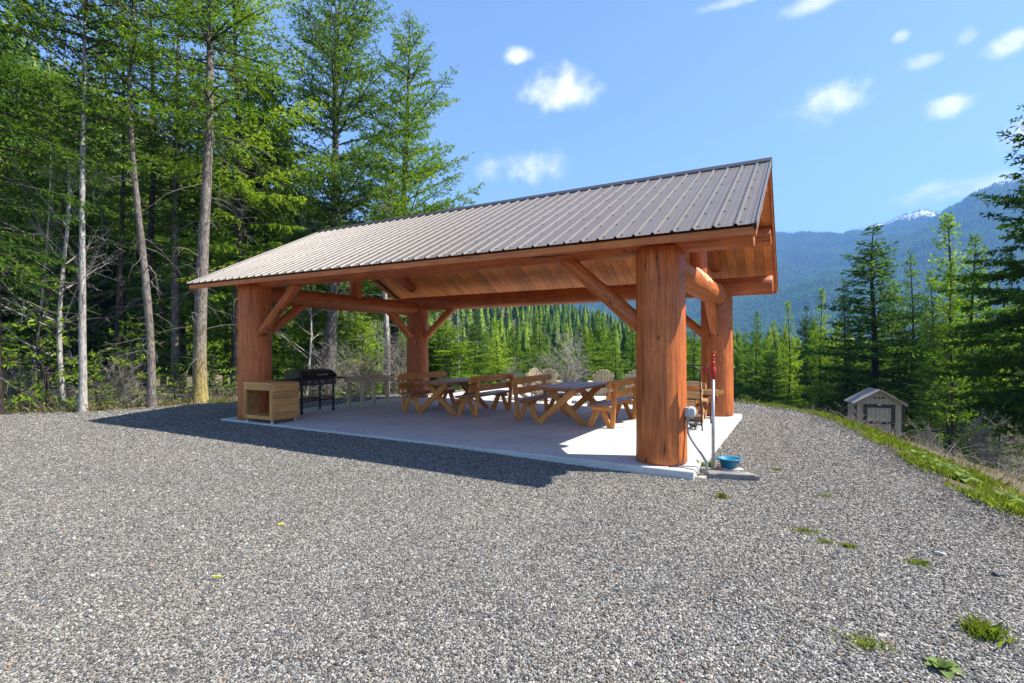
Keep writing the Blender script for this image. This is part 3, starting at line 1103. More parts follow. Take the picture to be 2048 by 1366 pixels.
def build_table(label, x, y, rz=0.0):
    t = thing('picnic_table', label, 'picnic table', (x, y, 0.0), rz, 'picnic tables under the pavilion')
    M0 = WM[t.name]

    def b(name, p0, p1, w, h, mat='furniture_wood', side=None, ch=0.008):
        return board(name, t, M0 @ Vector(p0), M0 @ Vector(p1), w, h, mat, (M0.to_3x3() @ Vector(side)) if side else None, ch)
    for i in range(5):
        xx = (i - 2) * 0.172
        b('top_plank', (xx, -0.98 + 0.012 * ((i * 7) % 3), 0.735), (xx, 0.98, 0.735), 0.165, 0.048, 'tabletop_wood', (1, 0, 0))
    for ye in (-0.72, 0.72):
        for s in (-1, 1):
            yy = ye + s * 0.027
            b('leg', (s * 0.50, yy, 0.002), (-s * 0.30, yy, 0.705), 0.13, 0.048, side=(1, 0, 0.6))
        b('cleat', (-0.40, ye + 0.08, 0.680), (0.40, ye + 0.08, 0.680), 0.052, 0.06, side=(0, 1, 0))
        b('diagonal_brace', (0.0, ye * 0.90, 0.36), (0.0, ye * 0.28, 0.705), 0.085, 0.045, side=(1, 0, 0))
    return t


def build_bench(label, x, y, flip=1, rz=0.0):
    """seat faces +x when flip is 1; the back stands on the -x side"""
    t = thing('bench', label, 'bench', (x, y, 0.0), rz + (0 if flip > 0 else math.pi), 'benches with backs beside the picnic tables')
    M0 = WM[t.name]
    R3 = M0.to_3x3()

    def b(name, p0, p1, w, h, mat='furniture_wood', side=None, ch=0.010):
        return board(name, t, M0 @ Vector(p0), M0 @ Vector(p1), w, h, mat, (R3 @ Vector(side)) if side else None, ch)
    for i, xx in enumerate((-0.07, 0.13)):
        b('seat_plank', (xx, -0.97, 0.445), (xx, 0.97, 0.445), 0.19, 0.048, 'tabletop_wood', (1, 0, 0))
    for ye in (-0.74, 0.74):
        b('back_post', (-0.20, ye, 0.002), (-0.265, ye, 0.86), 0.09, 0.045, side=(1, 0, 0))
        b('leg', (0.24, ye + 0.047, 0.002), (0.06, ye + 0.047, 0.418), 0.12, 0.045, side=(1, 0, 0))
        b('leg', (-0.14, ye - 0.047, 0.002), (0.05, ye - 0.047, 0.418), 0.10, 0.045, side=(1, 0, 0))
        b('cleat', (-0.21, ye + 0.092, 0.385), (0.20, ye + 0.092, 0.385), 0.07, 0.04, side=(0, 0, 1))
    for zc, xx in ((0.63, -0.222), (0.84, -0.238)):
        # back boards with nipped corners
        h2, l2, c = 0.072, 0.98, 0.055
        poly = [(-l2, -h2), (l2, -h2), (l2, h2 - c), (l2 - c, h2), (-l2 + c, h2), (-l2, h2 - c)]
        key = 'backboard'
        if key not in _cache:
            n = len(poly)
            e = 0.006
            V = [(yy, 0.0 + e * 0, xx_) for xx_, yy in poly]
            V = []
            for ins, dz in ((e, 0.0), (0.0, e), (0.0, 0.044 - e), (e, 0.044)):
                for px_, pz_ in poly:
                    V.append((pz_ - math.copysign(ins, pz_), dz, px_ - math.copysign(ins, px_)))
            F = [tuple(range(n - 1, -1, -1)), tuple(range(3 * n, 4 * n))]
            for r_ in range(3):
                for i in range(n):
                    j = (i + 1) % n
                    F.append((r_ * n + i, r_ * n + j, r_ * n + n + j, r_ * n + n + i))
            _cache[key] = mesh_pd('back_plank', V, F, 'furniture_wood')
        # local x up, y outward (+x of bench), z along bench length
        Mx = M0 @ Matrix(((0.075, 0.997, 0, xx + 0.022), (0, 0, 1, 0), (0.997, -0.075, 0, zc), (0, 0, 0, 1)))
        obj('back_plank', _cache[key], t, Mx)
    return t


build_table('brown picnic table with crossed legs nearer the griddle', -6.22, 3.62, 0.01)
build_table('brown picnic table with crossed legs nearer the foreground post', -3.02, 3.55, -0.01)
build_bench('leftmost wooden bench, its back towards the pale work table', -7.02, 3.66, 1, 0.015)
build_bench('wooden bench right of the far picnic table, its back turned away from the griddle', -5.34, 3.68, -1, -0.01)
build_bench('wooden bench left of the near picnic table, its back against the other bench', -3.93, 3.74, 1, 0.01)
build_bench('wooden bench right of the near picnic table, half hidden by the foreground post', -2.17, 3.56, -1, 0.0)

# ------------------------------------------------------------------ cart, griddle, work table


def build_cart():
    t = thing('wooden_cart', 'small honey coloured wooden cart on casters at the foot of the left post', 'cart', (-8.56, 0.30, 0.0), 0.03)
    M0 = WM[t.name]

    def b(name, p0, p1, w, h, side=None, ch=0.006):
        return board(name, t, M0 @ Vector(p0), M0 @ Vector(p1), w, h, 'cart_wood', (M0.to_3x3() @ Vector(side)) if side else None, ch)
    W2, D2 = 0.44, 0.33
    z0 = 0.075
    for sx in (-1, 1):
        for sy in (-1, 1):
            b('post', (sx * (W2 - 0.045), sy * (D2 - 0.045), z0), (sx * (W2 - 0.045), sy * (D2 - 0.045), 0.70), 0.075, 0.075, (1, 0, 0))
    # top
    for i in range(4):
        yy = (i - 1.5) * 0.165
        b('top_plank', (-W2 - 0.02, yy, 0.812), (W2 + 0.02, yy, 0.812), 0.161, 0.03, (0, 1, 0))
    for sy in (-1, 1):
        b('rail', (-W2, sy * (D2 - 0.012), 0.735), (W2, sy * (D2 - 0.012), 0.735), 0.125, 0.03, (0, 0, 1))
        b('rail', (-W2 + 0.08, sy * (D2 - 0.03), 0.115), (W2 - 0.08, sy * (D2 - 0.03), 0.115), 0.075, 0.03, (0, 0, 1))
    # sides boarded with five planks
    for sx in (-1, 1):
        for k in range(5):
            z = 0.145 + k * 0.146
            b('side_plank', (sx * (W2 + 0.004), -D2 + 0.006, z), (sx * (W2 + 0.004), D2 - 0.006, z), 0.141, 0.022, (0, 0, 1))
    for i in range(4):
        yy = (i - 1.5) * 0.155
        b('shelf_plank', (-W2 + 0.01, yy, 0.135), (W2 - 0.01, yy, 0.135), 0.150, 0.022, (0, 1, 0))
    for sx in (-1, 1):
        for sy in (-1, 1):
            p = M0 @ Vector((sx * (W2 - 0.05), sy * (D2 - 0.05), 0.028))
            M = Matrix.Translation(p) @ Matrix.Rotation(R(90), 4, 'X') @ Matrix.Translation((0, 0, -0.011))
            if 'caster' not in _cache:
                _cache['caster'] = lathe_mesh([(0, 0), (0.027, 0), (0.027, 0.022), (0, 0.022)], 'caster_white', 14, False)
            c = obj('caster', _cache['caster'], t, M)
            obj('caster_fork', board_mesh(0.03, 0.032, 0.026, 'galvanised', 0.002), c, Matrix.Translation(p + Vector((0, 0, 0.024))))


build_cart()


def build_griddle():
    t = thing('griddle', 'black gas griddle with closed hood and four knobs behind the wooden cart', 'griddle', (-9.08, 1.74, 0.0), 0.0)
    M0 = WM[t.name]

    def b(name, p0, p1, w, h, mat='black_steel', side=None, ch=0.004, par=t):
        return board(name, par, M0 @ Vector(p0), M0 @ Vector(p1), w, h, mat, (M0.to_3x3() @ Vector(side)) if side else None, ch)
    # local: y = width (1.0), x = depth, front is +x
    for sx in (-0.24, 0.24):
        for sy in (-0.46, 0.46):
            leg = b('leg', (sx, sy, 0.09), (sx, sy, 0.66), 0.045, 0.045)
            p = M0 @ Vector((sx, sy, 0.045))
            M = Matrix.Translation(p) @ Matrix.Rotation(R(90), 4, 'X') @ Matrix.Translation((0, 0, -0.012))
            if 'gcaster' not in _cache:
                _cache['gcaster'] = lathe_mesh([(0, 0), (0.043, 0), (0.043, 0.024), (0, 0.024)], 'black_enamel', 16, False)
            obj('caster', _cache['gcaster'], leg, M)
    for sx in (-0.24, 0.24):
        b('crossbar', (sx, -0.44, 0.30), (sx, 0.44, 0.30), 0.03, 0.03)
    for sy in (-0.46, 0.46):
        b('crossbar', (-0.22, sy, 0.345), (0.22, sy, 0.345), 0.03, 0.03)
    b('firebox', (0, -0.49, 0.72), (0, 0.49, 0.72), 0.12, 0.54, 'black_steel', (0, 0, 1))
    b('control_panel', (0.285, -0.49, 0.725), (0.285, 0.49, 0.725), 0.135, 0.025, 'copper_panel', (-0.2, 0, 1))
    b('griddle_plate', (0, -0.5, 0.81), (0, 0.5, 0.81), 0.05, 0.56, 'black_enamel', (0, 0, 1), 0.008)
    # hood: sloped front, low dome
    poly = [(-0.29, 0.84), (0.30, 0.84), (0.31, 0.90), (0.17, 0.995), (-0.10, 1.035), (-0.27, 1.02), (-0.30, 0.95)]
    me = extrude_mesh(poly, 0.99, 'black_enamel')
    obj('hood', me, t, M0 @ Matrix.Translation((0, -0.495, 0)))
    hd = b('hood_handle', (0.345, -0.10, 0.905), (0.345, 0.20, 0.905), 0.022, 0.022, 'chrome')
    for yy in (-0.08, 0.18):
        b('handle_bracket', (0.30, yy, 0.905), (0.345, yy, 0.905), 0.015, 0.015, 'chrome', par=hd)
    kn = lathe_mesh([(0, 0.03), (0.020, 0.03), (0.024, 0.024), (0.026, 0.010), (0.036, 0.008), (0.037, 0.0)], 'black_enamel', 16)
    ring = lathe_mesh([(0.030, 0.009), (0.034, 0.013), (0.038, 0.009), (0.038, 0.0)], 'chrome', 16)
    for yy in (-0.30, -0.10, 0.10, 0.30):
        M = M0 @ Matrix.Translation((0.299, yy, 0.735)) @ Matrix.Rotation(R(90), 4, 'Y')
        k = obj('knob', kn, t, M)
        obj('bezel', ring, k, M)
    for s in (-1, 1):
        b('side_shelf', (0.0, s * 0.52, 0.80), (0.0, s * 0.86, 0.80), 0.48, 0.035, 'black_steel', (1, 0, 0), 0.008)
        for sx in (-0.18, 0.18):
            b('shelf_bracket', (sx, s * 0.50, 0.70), (sx, s * 0.78, 0.785), 0.02, 0.02, 'black_steel')
    # gas bottle hose
    obj('gas_hose', tube_mesh([M0 @ Vector(p) for p in ((-0.1, 0.35, 0.66), (-0.12, 0.36, 0.52), (-0.02, 0.38, 0.46), (0.08, 0.40, 0.55), (0.05, 0.42, 0.66))], 0.01, 'cable_black', 8), t)


build_griddle()


def build_work_table():
    t = thing('work_table', 'plain pale weathered wood work table between the griddle and the benches', 'table', (-8.88, 3.42, 0.0), 0.0)
    M0 = WM[t.name]

    def b(name, p0, p1, w, h, side=None):
        return board(name, t, M0 @ Vector(p0), M0 @ Vector(p1), w, h, 'weathered_wood', (M0.to_3x3() @ Vector(side)) if side else None, 0.006)
    for sx in (-0.24, 0.24):
        for sy in (-0.45, 0.45):
            b('leg', (sx, sy, 0.002), (sx, sy, 0.72), 0.088, 0.088, (1, 0, 0))
    for i in range(4):
        xx = (i - 1.5) * 0.152
        b('top_plank', (xx, -0.60, 0.765), (xx, 0.60, 0.765), 0.148, 0.036, (1, 0, 0))
    for sx in (-0.26, 0.26):
        b('rail', (sx + math.copysign(0.035, sx), -0.56, 0.69), (sx + math.copysign(0.035, sx), 0.56, 0.69), 0.09, 0.034, (0, 0, 1))
    for sy in (-0.5, 0.5):
        b('rail', (-0.27, sy, 0.69), (0.27, sy, 0.69), 0.09, 0.034, (0, 0, 1))


build_work_table()

# ------------------------------------------------------------------ Adirondack chairs and fire ring on the rear patio


def build_chair(label, x, y, rz):
    """local: the sitter looks along +y"""
    t = thing('slatted_garden_chair', label, 'chair', (x, y, -0.012), rz, 'fan-backed garden chairs on the rear patio')
    M0 = WM[t.name]

    def b(name, p0, p1, w, h, side=None, ch=0.005):
        return board(name, t, M0 @ Vector(p0), M0 @ Vector(p1), w, h, 'pale_chair_wood', (M0.to_3x3() @ Vector(side)) if side else None, ch)
    for s in (-1, 1):
        b('front_leg', (s * 0.30, 0.36, 0.002), (s * 0.30, 0.36, 0.55), 0.10, 0.028, (0, 1, 0))
        b('stringer', (s * 0.265, 0.40, 0.36), (s * 0.265, -0.42, 0.05), 0.12, 0.028, (0, 0, 1))
        b('rear_post', (s * 0.30, -0.20, 0.10), (s * 0.30, -0.26, 0.56), 0.09, 0.026, (0, 1, 0))
        b('arm', (s * 0.335, -0.36, 0.575), (s * 0.335, 0.47, 0.575), 0.145, 0.026, (1, 0, 0))
    for k in range(6):
        f = k / 5
        yy, zz = 0.40 - 0.52 * f, 0.385 - 0.175 * f
        b('seat_slat', (-0.29, yy, zz), (0.29, yy, zz), 0.085, 0.022, (0, 1, -0.35))
    # fan back: rounded head
    for k in range(7):
        a = (k - 3)
        x0, x1 = a * 0.070, a * 0.082
        top = 0.955 - 0.014 * a * a
        b('back_slat', (x0, -0.13, 0.23), (x1, -0.36 + 0.0, top), 0.068, 0.020, (1, 0, 0))
    b('back_rail', (-0.30, -0.285, 0.76), (0.30, -0.285, 0.76), 0.075, 0.026, (0, -0.37, 1))
    b('back_rail', (-0.34, -0.245, 0.545), (0.34, -0.245, 0.545), 0.075, 0.026, (0, -0.37, 1))
    return t


for lab, px, Y, rz in (('leftmost pale slatted garden chair, seen turned half sideways', 1052, 15.6, 1.25),
                       ('second pale slatted garden chair from the left, behind a bench back', 1090, 15.1, 0.75),
                       ('pale slatted garden chair standing clear behind the near picnic table', 1205, 14.6, 0.40),
                       ('pale slatted garden chair partly hidden by the foreground post', 1276, 14.4, 0.15)):
    x, y = place(px, Y)
    build_chair(lab, x, y, rz)


def build_fire_ring():
    x, y = -5.2, 9.3
    t = thing('fire_ring', 'low steel fire ring with charred logs on the rear patio', 'fire pit', (x, y, -0.012))
    M0 = WM[t.name]
    obj('ring', lathe_mesh([(0.46, 0.0), (0.50, 0.0), (0.50, 0.30), (0.53, 0.31), (0.46, 0.31), (0.46, 0.0)], 'galvanised', 36), t, M0)
    obj('ash_bed', lathe_mesh([(0.455, 0.05), (0.3, 0.09), (0.0, 0.11)], 'ash_grey', 24), t, M0)
    for k in range(3):
        a = k * 1.1 + 0.3
        l = thing('charred_log', ('charred log lying lowest in the fire ring', 'charred log leaning across the fire ring', 'topmost charred log in the fire ring')[k], 'log', (x, y, 0.10))
        log('wood', l, (x - 0.3 * math.cos(a), y - 0.3 * math.sin(a), 0.15 + 0.07 * k), (x + 0.3 * math.cos(a), y + 0.3 * math.sin(a), 0.17 + 0.09 * k), 0.06, 0.05, 'fire_bark', seg=10, rings=6, bump=0.06, seed=k)


build_fire_ring()

# ------------------------------------------------------------------ firewood rack


def build_rack():
    t = thing('firewood_rack', 'black hooped iron firewood rack beside the right rear post', 'rack', (-0.80, 3.95, 0.0))
    xa, xb = -1.18, -0.44
    for k, y in enumerate((3.36, 4.44)):
        pts = [(xb + 0.02, y, 0.003), (xb, y, 0.35), (xb - 0.02, y, 0.95)]
        for a in range(0, 91, 15):
            pts.append((xb - 0.02 - 0.12 + 0.12 * math.cos(R(a)), y, 1.06 + 0.12 * math.sin(R(a))))
        pts2 = [(xa - xb + (xb - (p[0] - xb)) if False else xa + (xb - p[0]), y, p[2]) for p in reversed(pts)]
        obj('hoop', tube_mesh(pts + pts2, 0.013, 'dark_iron', 8), t)
    for x in (xa + 0.14, xb - 0.14):
        obj('base_rail', tube_mesh([(x, 3.30, 0.11), (x, 4.50, 0.11)], 0.014, 'dark_iron', 8), t)
    for y in (3.36, 4.44):
        obj('cross_rail', tube_mesh([(xa + 0.005, y, 0.11), (xb + 0.005, y, 0.11)], 0.014, 'dark_iron', 8), t)
    for y in (3.55, 4.25):
        for x in (xa + 0.14, xb - 0.14):
            obj('foot', tube_mesh([(x, y, 0.003), (x, y, 0.10)], 0.014, 'dark_iron', 8), t)
    # split logs, ends towards the yard
    rg = random.Random(5)
    rows = [(0.205, 6), (0.36, 6), (0.51, 6), (0.655, 5), (0.785, 3)]
    cnt = 0
    for ri, (z, n) in enumerate(rows):
        for k in range(n):
            y = 3.47 + (k + 0.5) * (0.96 / n) + rg.uniform(-0.02, 0.02) + (0.1 if ri == 4 else 0)
            r = 0.082 + rg.uniform(-0.012, 0.010)
            Lg = rg.uniform(0.44, 0.56)
            xe = -0.52 + rg.uniform(-0.07, 0.10)
            if ri == 3 and k == 3:
                Lg, xe, r = 0.95, -0.16, 0.05
            if ri == 3 and k == 4:
                Lg, xe, r = 0.7, -0.28, 0.07
            # wedge or round section
            nside = 12
            wedge = rg.random() < 0.72
            a0 = rg.uniform(0, 6.28)
            sec, split_face = [], []
            if wedge:
                sec = [(0.0 - r * 0.75 * math.cos(a0), -r * 0.75 * math.sin(a0))]
                for q in range(7):
                    a = a0 - 0.85 + 1.7 * q / 6
                    sec.append((r * 1.15 * math.cos(a) * rg.uniform(.94, 1.05), r * 1.15 * math.sin(a) * rg.uniform(.94, 1.05)))
            else:
                for q in range(nside):
                    a = q / nside * 6.283
                    sec.append((r * 0.9 * math.cos(a) * rg.uniform(.93, 1.05), r * 0.9 * math.sin(a) * rg.uniform(.93, 1.05)))
            ns = len(sec)
            V = [(a, b, 0) for a, b in sec] + [(a * rg.uniform(.95, 1.08), b * rg.uniform(.95, 1.08), Lg) for a, b in sec]
            F = [tuple(range(ns - 1, -1, -1)), tuple(range(ns, 2 * ns))]
            mi = [0, 0]
            for q in range(ns):
                j = (q + 1) % ns
                F.append((q, j, ns + j, ns + q))
                mi.append(1 if (not wedge or (q != 0 and q != ns - 1)) else 0)
            me = mesh_pd('log', V, F, 'fire_wood')
            me.materials.append(MAT['fire_bark'])
            me.polygons.foreach_set('material_index', mi)
            tilt = rg.uniform(-0.05, 0.05)
            M, _ = frame((xe, y, z), (xe - 1, y + rg.uniform(-.06, .06), z + tilt * 0.6))
            o = obj('firewood_log', me, None, M)
            special = {(3, 3): 'long thin log sticking far out of the firewood stack', (3, 4): 'pale round log jutting from the top of the firewood stack'}.get((ri, k))
            tag(o, special or 'split log of orange wood stacked in the iron rack', 'firewood', 'split logs in the firewood rack')


build_rack()

# ------------------------------------------------------------------ hydrant, outlet, basin, rocks


def build_hydrant():
    x, y = 0.17, 0.40
    t = thing('yard_hydrant', 'tall yard hydrant of galvanised pipe with a red head', 'hydrant', (x, y, -0.10))
    obj('pipe', tube_mesh([(x, y, -0.2), (x, y, 1.19)], 0.021, 'galvanised', 14), t)
    hd = obj('head', lathe_mesh([(0.0, 0.0), (0.030, 0.0), (0.031, 0.07), (0.036, 0.09), (0.036, 0.13), (0.026, 0.15), (0.024, 0.19), (0.028, 0.20), (0.022, 0.22), (0.016, 0.235), (0.0, 0.24)], 'hydrant_red', 18), t, Matrix.Translation((x, y, 1.14)))
    obj('spout', tube_mesh([(x, y, 1.25), (x - 0.06, y - 0.03, 1.27), (x - 0.095, y - 0.048, 1.245), (x - 0.10, y - 0.05, 1.20)], [0.02, 0.019, 0.018, 0.02], 'hydrant_red', 12), hd)
    lv = obj('lever', tube_mesh([(x - 0.012, y, 1.36), (x - 0.018, y - 0.004, 1.42), (x - 0.012, y, 1.485), (x + 0.02, y + 0.012, 1.49), (x + 0.035, y + 0.018, 1.475)], [0.012, 0.011, 0.010, 0.009, 0.008], 'hydrant_red', 8), t)
    obj('rod', tube_mesh([(x + 0.008, y, 1.34), (x + 0.010, y, 1.47)], 0.007, 'hydrant_red', 8), lv)
    for z in (1.36, 1.40, 1.44):
        obj('clamp', lathe_mesh([(0.0, -0.008), (0.019, -0.008), (0.021, 0.0), (0.019, 0.008), (0.0, 0.008)], 'hydrant_red', 10), lv, Matrix.Translation((x + 0.002, y, z)))


build_hydrant()


def build_outlet():
    # on the sunny flank of the near post
    a = math.atan2(-0.18, 0.98)
    cx, cy_ = CU0 + 0.335 * math.cos(a), CV0 + 0.335 * math.sin(a)
    z = 0.70
    t = thing('outlet_box', 'grey weatherproof outlet box with conduit on the foreground post', 'outlet', (cx, cy_, z))
    n = Vector((math.cos(a), math.sin(a), 0))
    p = Vector((cx, cy_, z))
    board('back_box', t, p - Vector((0, 0, 0.062)) + n * 0.028, p + Vector((0, 0, 0.062)) + n * 0.028, 0.075, 0.058, 'box_grey', tuple(n.cross(Vector((0, 0, 1)))), 0.006)
    # bubble cover
    M = Matrix.Translation(p + n * 0.058) @ Vector((0, 0, 1)).rotation_difference(n).to_matrix().to_4x4()
    o = obj('bubble_cover', lathe_mesh([(0.078, 0.0), (0.078, 0.03), (0.070, 0.055), (0.05, 0.068), (0.0, 0.072)], 'box_grey', 18), t, M)
    g0 = Vector((0.10, 0.36, 0))
    q = p + n * 0.03
    pts = [q + Vector((0, 0, -0.055)), q + Vector((0, 0, -0.20)), q + Vector((0.005, 0, -0.26))]
    a0, a3 = pts[-1], Vector((g0.x, g0.y, 0.02))
    for f in np.linspace(0.08, 1, 14):
        s = f * f * (3 - 2 * f)
        pts.append(Vector((a0.x + (a3.x - a0.x) * s, a0.y + (a3.y - a0.y) * s, a0.z + (a3.z - a0.z) * (0.35 * s + 0.65 * f))))
    pts += [Vector((g0.x + 0.004, g0.y, -0.05)), Vector((g0.x + 0.004, g0.y, -0.16))]
    obj('conduit', tube_mesh(pts, 0.017, 'conduit_grey', 12), t)
    obj('connector', tube_mesh([q + Vector((0, 0, -0.055)), q + Vector((0, 0, -0.10))], 0.024, 'galvanised', 12), t)
    obj('coupling', tube_mesh([pts[1] + Vector((0, 0, .02)), pts[1] + Vector((0, 0, -0.02))], 0.021, 'galvanised', 12), t)


build_outlet()


def build_basin():
    x, y, z = 0.335, 0.66, -0.035
    t = thing('washing_basin', 'round blue plastic basin with side handles beside the yard hydrant', 'basin', (x, y, z))
    M0 = WM[t.name]
    obj('bowl', lathe_mesh([(0, 0.0), (0.09, 0.0), (0.10, 0.006), (0.135, 0.115), (0.148, 0.118), (0.148, 0.108), (0.150, 0.106), (0.150, 0.122), (0.134, 0.122), (0.097, 0.012), (0, 0.008)], 'basin_blue', 36), t, M0)
    for s in (0.6, 0.6 + math.pi):
        pts = [M0 @ Vector((0.14 * math.cos(s + d) * (1 + 0.25 * math.cos(d / 0.28 * 1.57)), 0.14 * math.sin(s + d) * (1 + 0.25 * math.cos(d / 0.28 * 1.57)), 0.114)) for d in np.linspace(-0.28, 0.28, 7)]
        obj('handle', tube_mesh(pts, 0.008, 'basin_blue', 8), t)


build_basin()


def rock_mesh(sx, sy, sz, mat, seed, sub=10):
    rg = np.random.default_rng(seed)
    n, m = sub, sub * 2
    V, F = [], []
    ph = rg.uniform(0, 6.28, 9)
    for i in range(n + 1):
        a = math.pi * i / n - math.pi / 2
        for j in range(m):
            b = 2 * math.pi * j / m
            d = np.array([math.cos(a) * math.cos(b), math.cos(a) * math.sin(b), math.sin(a)])
            # boxy superellipsoid with facets
            p = np.sign(d) * np.abs(d) ** 0.55
            k = 1 + 0.10 * math.sin(3 * b + ph[0] + 2 * a) + 0.07 * math.sin(5 * b + ph[1]) + 0.06 * math.sin(4 * a + ph[2] + b) + rg.normal(0, 0.035)
            V.append((p[0] * sx * k, p[1] * sy * k, p[2] * sz * (1 + 0.5 * (k - 1))))
    for i in range(n):
        for j in range(m):
            F.append((i * m + j, i * m + (j + 1) % m, (i + 1) * m + (j + 1) % m, (i + 1) * m + j))
    return mesh_pd('rock', V, F, mat)


def rock(label, x, y, z, sx, sy, sz, rz, mat, seed, group='rocks by the hydrant'):
    o = obj('rock', rock_mesh(sx, sy, sz, mat, seed), None, T(x, y, z, rz))
    tag(o, label, 'rock', group)


rock('long flat dark grey rock slab lying in front of the blue basin', 0.40, 0.33, -0.075, 0.30, 0.085, 0.055, 0.30, 'rock_grey', 1)
rock('tan rock under the blue basin', 0.34, 0.66, -0.085, 0.15, 0.13, 0.05, 0.5, 'rock_pale', 2)
rock('small brown stone between the slab corner and the hydrant', 0.05, 0.52, -0.085, 0.08, 0.07, 0.05, 0.2, 'rock_grey', 3)
rock('broken pale concrete lump at the slab corner', 0.03, 0.14, -0.10, 0.10, 0.045, 0.025, 0.4, 'rock_pale', 4)
rock('rounded dark river stone near the right edge of the gravel', 2.40, -1.72, -0.09, 0.035, 0.028, 0.016, 0.7, 'rock_dark', 6, 'stones on the gravel')
rock('smooth pale oval stone on the gravel at the right', 2.12, -1.45, -0.092, 0.034, 0.022, 0.014, -0.4, 'rock_pale', 7, 'stones on the gravel')
rock('flat light stone beside the low grass tuft in the foreground', 1.55, -3.1, -0.096, 0.022, 0.016, 0.011, 0.2, 'rock_pale', 8, 'stones on the gravel')


def build_cable():
    pts = []
    for f in np.linspace(0, 1, 14):
        pts.append((-0.33 + 0.37 * f, 0.10 + 0.04 * math.sin(f * 5) + 0.06 * f, 0.006 if f < 0.88 else 0.006 - 0.09 * (f - 0.88) / 0.12))
    o = obj('thin_cable', tube_mesh(pts, 0.005, 'cable_black', 6), None)
    tag(o, 'thin black cable lying across the slab corner by the post', 'cable')


build_cable()


# ------------------------------------------------------------------ shed down the bank


def build_shed():
    x, y = place(1758, 26.5)
    z = float(ground_z(np.array([x]), np.array([y]))[0])
    z = -3.05
    ang = math.atan2(y - CAMY, x - CAMX) - math.pi / 2   # gable towards the yard
    t = thing('garden_shed', 'small tan garden shed with dark door trim below the grassy bank', 'shed', (x, y, z), ang + 0.30)
    M0 = WM[t.name]
    w, dp, he, hr = 1.04, 1.35, 1.72, 2.36
    poly = [(-w, 0), (w, 0), (w, he), (0, hr), (-w, he)]
    obj('wall', extrude_mesh(poly, dp, 'shed_siding'), t, M0 @ Matrix.Translation((0, 0.0, 0)))

    def b(name, p0, p1, ww, hh, mat, side=None, par=t):
        return board(name, par, M0 @ Vector(p0), M0 @ Vector(p1), ww, hh, mat, (M0.to_3x3() @ Vector(side)) if side else None, 0.004)
    for s in (-1, 1):
        sl = (hr - he) / w
        ex = w + 0.16
        a = (s * ex, dp / 2 - 0.04, he - 0.16 * sl + 0.06)
        c = (0, dp / 2 - 0.04, hr + 0.06)
        M, L = frame(M0 @ Vector(a), M0 @ Vector(c), M0.to_3x3() @ Vector((0, 1, 0)))
        obj('roof_slope', board_mesh(dp + 0.36, 0.045, L, 'shed_roof', 0.004), t, M)
        b('corner_trim', (s * w, -0.012, 0), (s * w, -0.012, he - 0.01), 0.11, 0.03, 'shed_trim', (1, 0, 0))
        b('barge_trim', (s * (ex - 0.02), -0.15, he - 0.16 * sl - 0.01), (0, -0.15, hr - 0.0), 0.08, 0.03, 'shed_roof', (0, 0, 1))
    dr = b('door', (0, -0.012, 0.08), (0, -0.012, 1.62), 1.30, 0.03, 'shed_siding', (1, 0, 0))
    for s in (-1, 1):
        b('door_trim', (s * 0.61, -0.04, 0.08), (s * 0.61, -0.04, 1.66), 0.17, 0.028, 'shed_trim', (1, 0, 0), dr)
    b('door_trim', (-0.695, -0.043, 1.58), (0.695, -0.043, 1.58), 0.17, 0.030, 'shed_trim', (0, 0, 1), dr)
    b('door_rail', (-0.53, -0.04, 0.72), (0.53, -0.04, 0.72), 0.12, 0.028, 'shed_trim', (0, 0, 1), dr)
    for s in (-0.18, 0.0, 0.18):
        b('vent', (s - 0.07, -0.01, 1.99), (s + 0.07, -0.01, 1.99), 0.07, 0.018, 'shed_trim', (0, 0, 1))
    b('door_light', (-0.06, -0.07, 1.64), (0.06, -0.07, 1.64), 0.05, 0.05, 'white_lamp')


build_shed()

# ------------------------------------------------------------------ trees


def norm_rows(a):
    return a / np.maximum(np.linalg.norm(a, axis=-1, keepdims=True), 1e-9)


class Strips:
    """collects thin tapered 3-sided twigs"""
    def __init__(self):
        self.V, self.F, self.n = [], [], 0

    def add(self, pts, r0, r1, sides=3):
        pts = np.asarray(pts)
        k = len(pts)
        d = norm_rows(np.gradient(pts, axis=0))
        ref = np.array([0.31, 0.17, 0.93])
        x = norm_rows(np.cross(d, ref))
        y = np.cross(d, x)
        r = np.linspace(r0, r1, k)[:, None]
        ring = []
        for s in range(sides):
            a = 2 * np.pi * s / sides
            ring.append(pts + (x * np.cos(a) + y * np.sin(a)) * r)
        V = np.stack(ring, 1).reshape(-1, 3)
        i, s = np.meshgrid(np.arange(k - 1), np.arange(sides), indexing='ij')
        s2 = (s + 1) % sides
        F = np.stack([i * sides + s, i * sides + s2, (i + 1) * sides + s2, (i + 1) * sides + s], -1).reshape(-1, 4)
        self.V.append(V)
        self.F.append(F + self.n)
        self.n += len(V)

    def mesh(self, name, mat):
        if not self.V:
            return None
        return mesh_np(name, np.concatenate(self.V), np.concatenate(self.F), mat)


class Sprigs:
    def __init__(self):
        self.V, self.tone, self.n = [], [], 0

    def add(self, o, d, side, l, w, tone):
        l = l[:, None]
        w = w[:, None]
        q = np.stack([o, o + d * l * 0.45 + side * w, o + d * l, o + d * l * 0.45 - side * w], 1)
        self.V.append(q.reshape(-1, 3))
        self.tone.append(tone)
        self.n += len(o)

    def mesh(self, name, mat):
        V = np.concatenate(self.V)
        return mesh_np(name, V, np.arange(len(V)).reshape(-1, 4), mat, np.concatenate(self.tone))


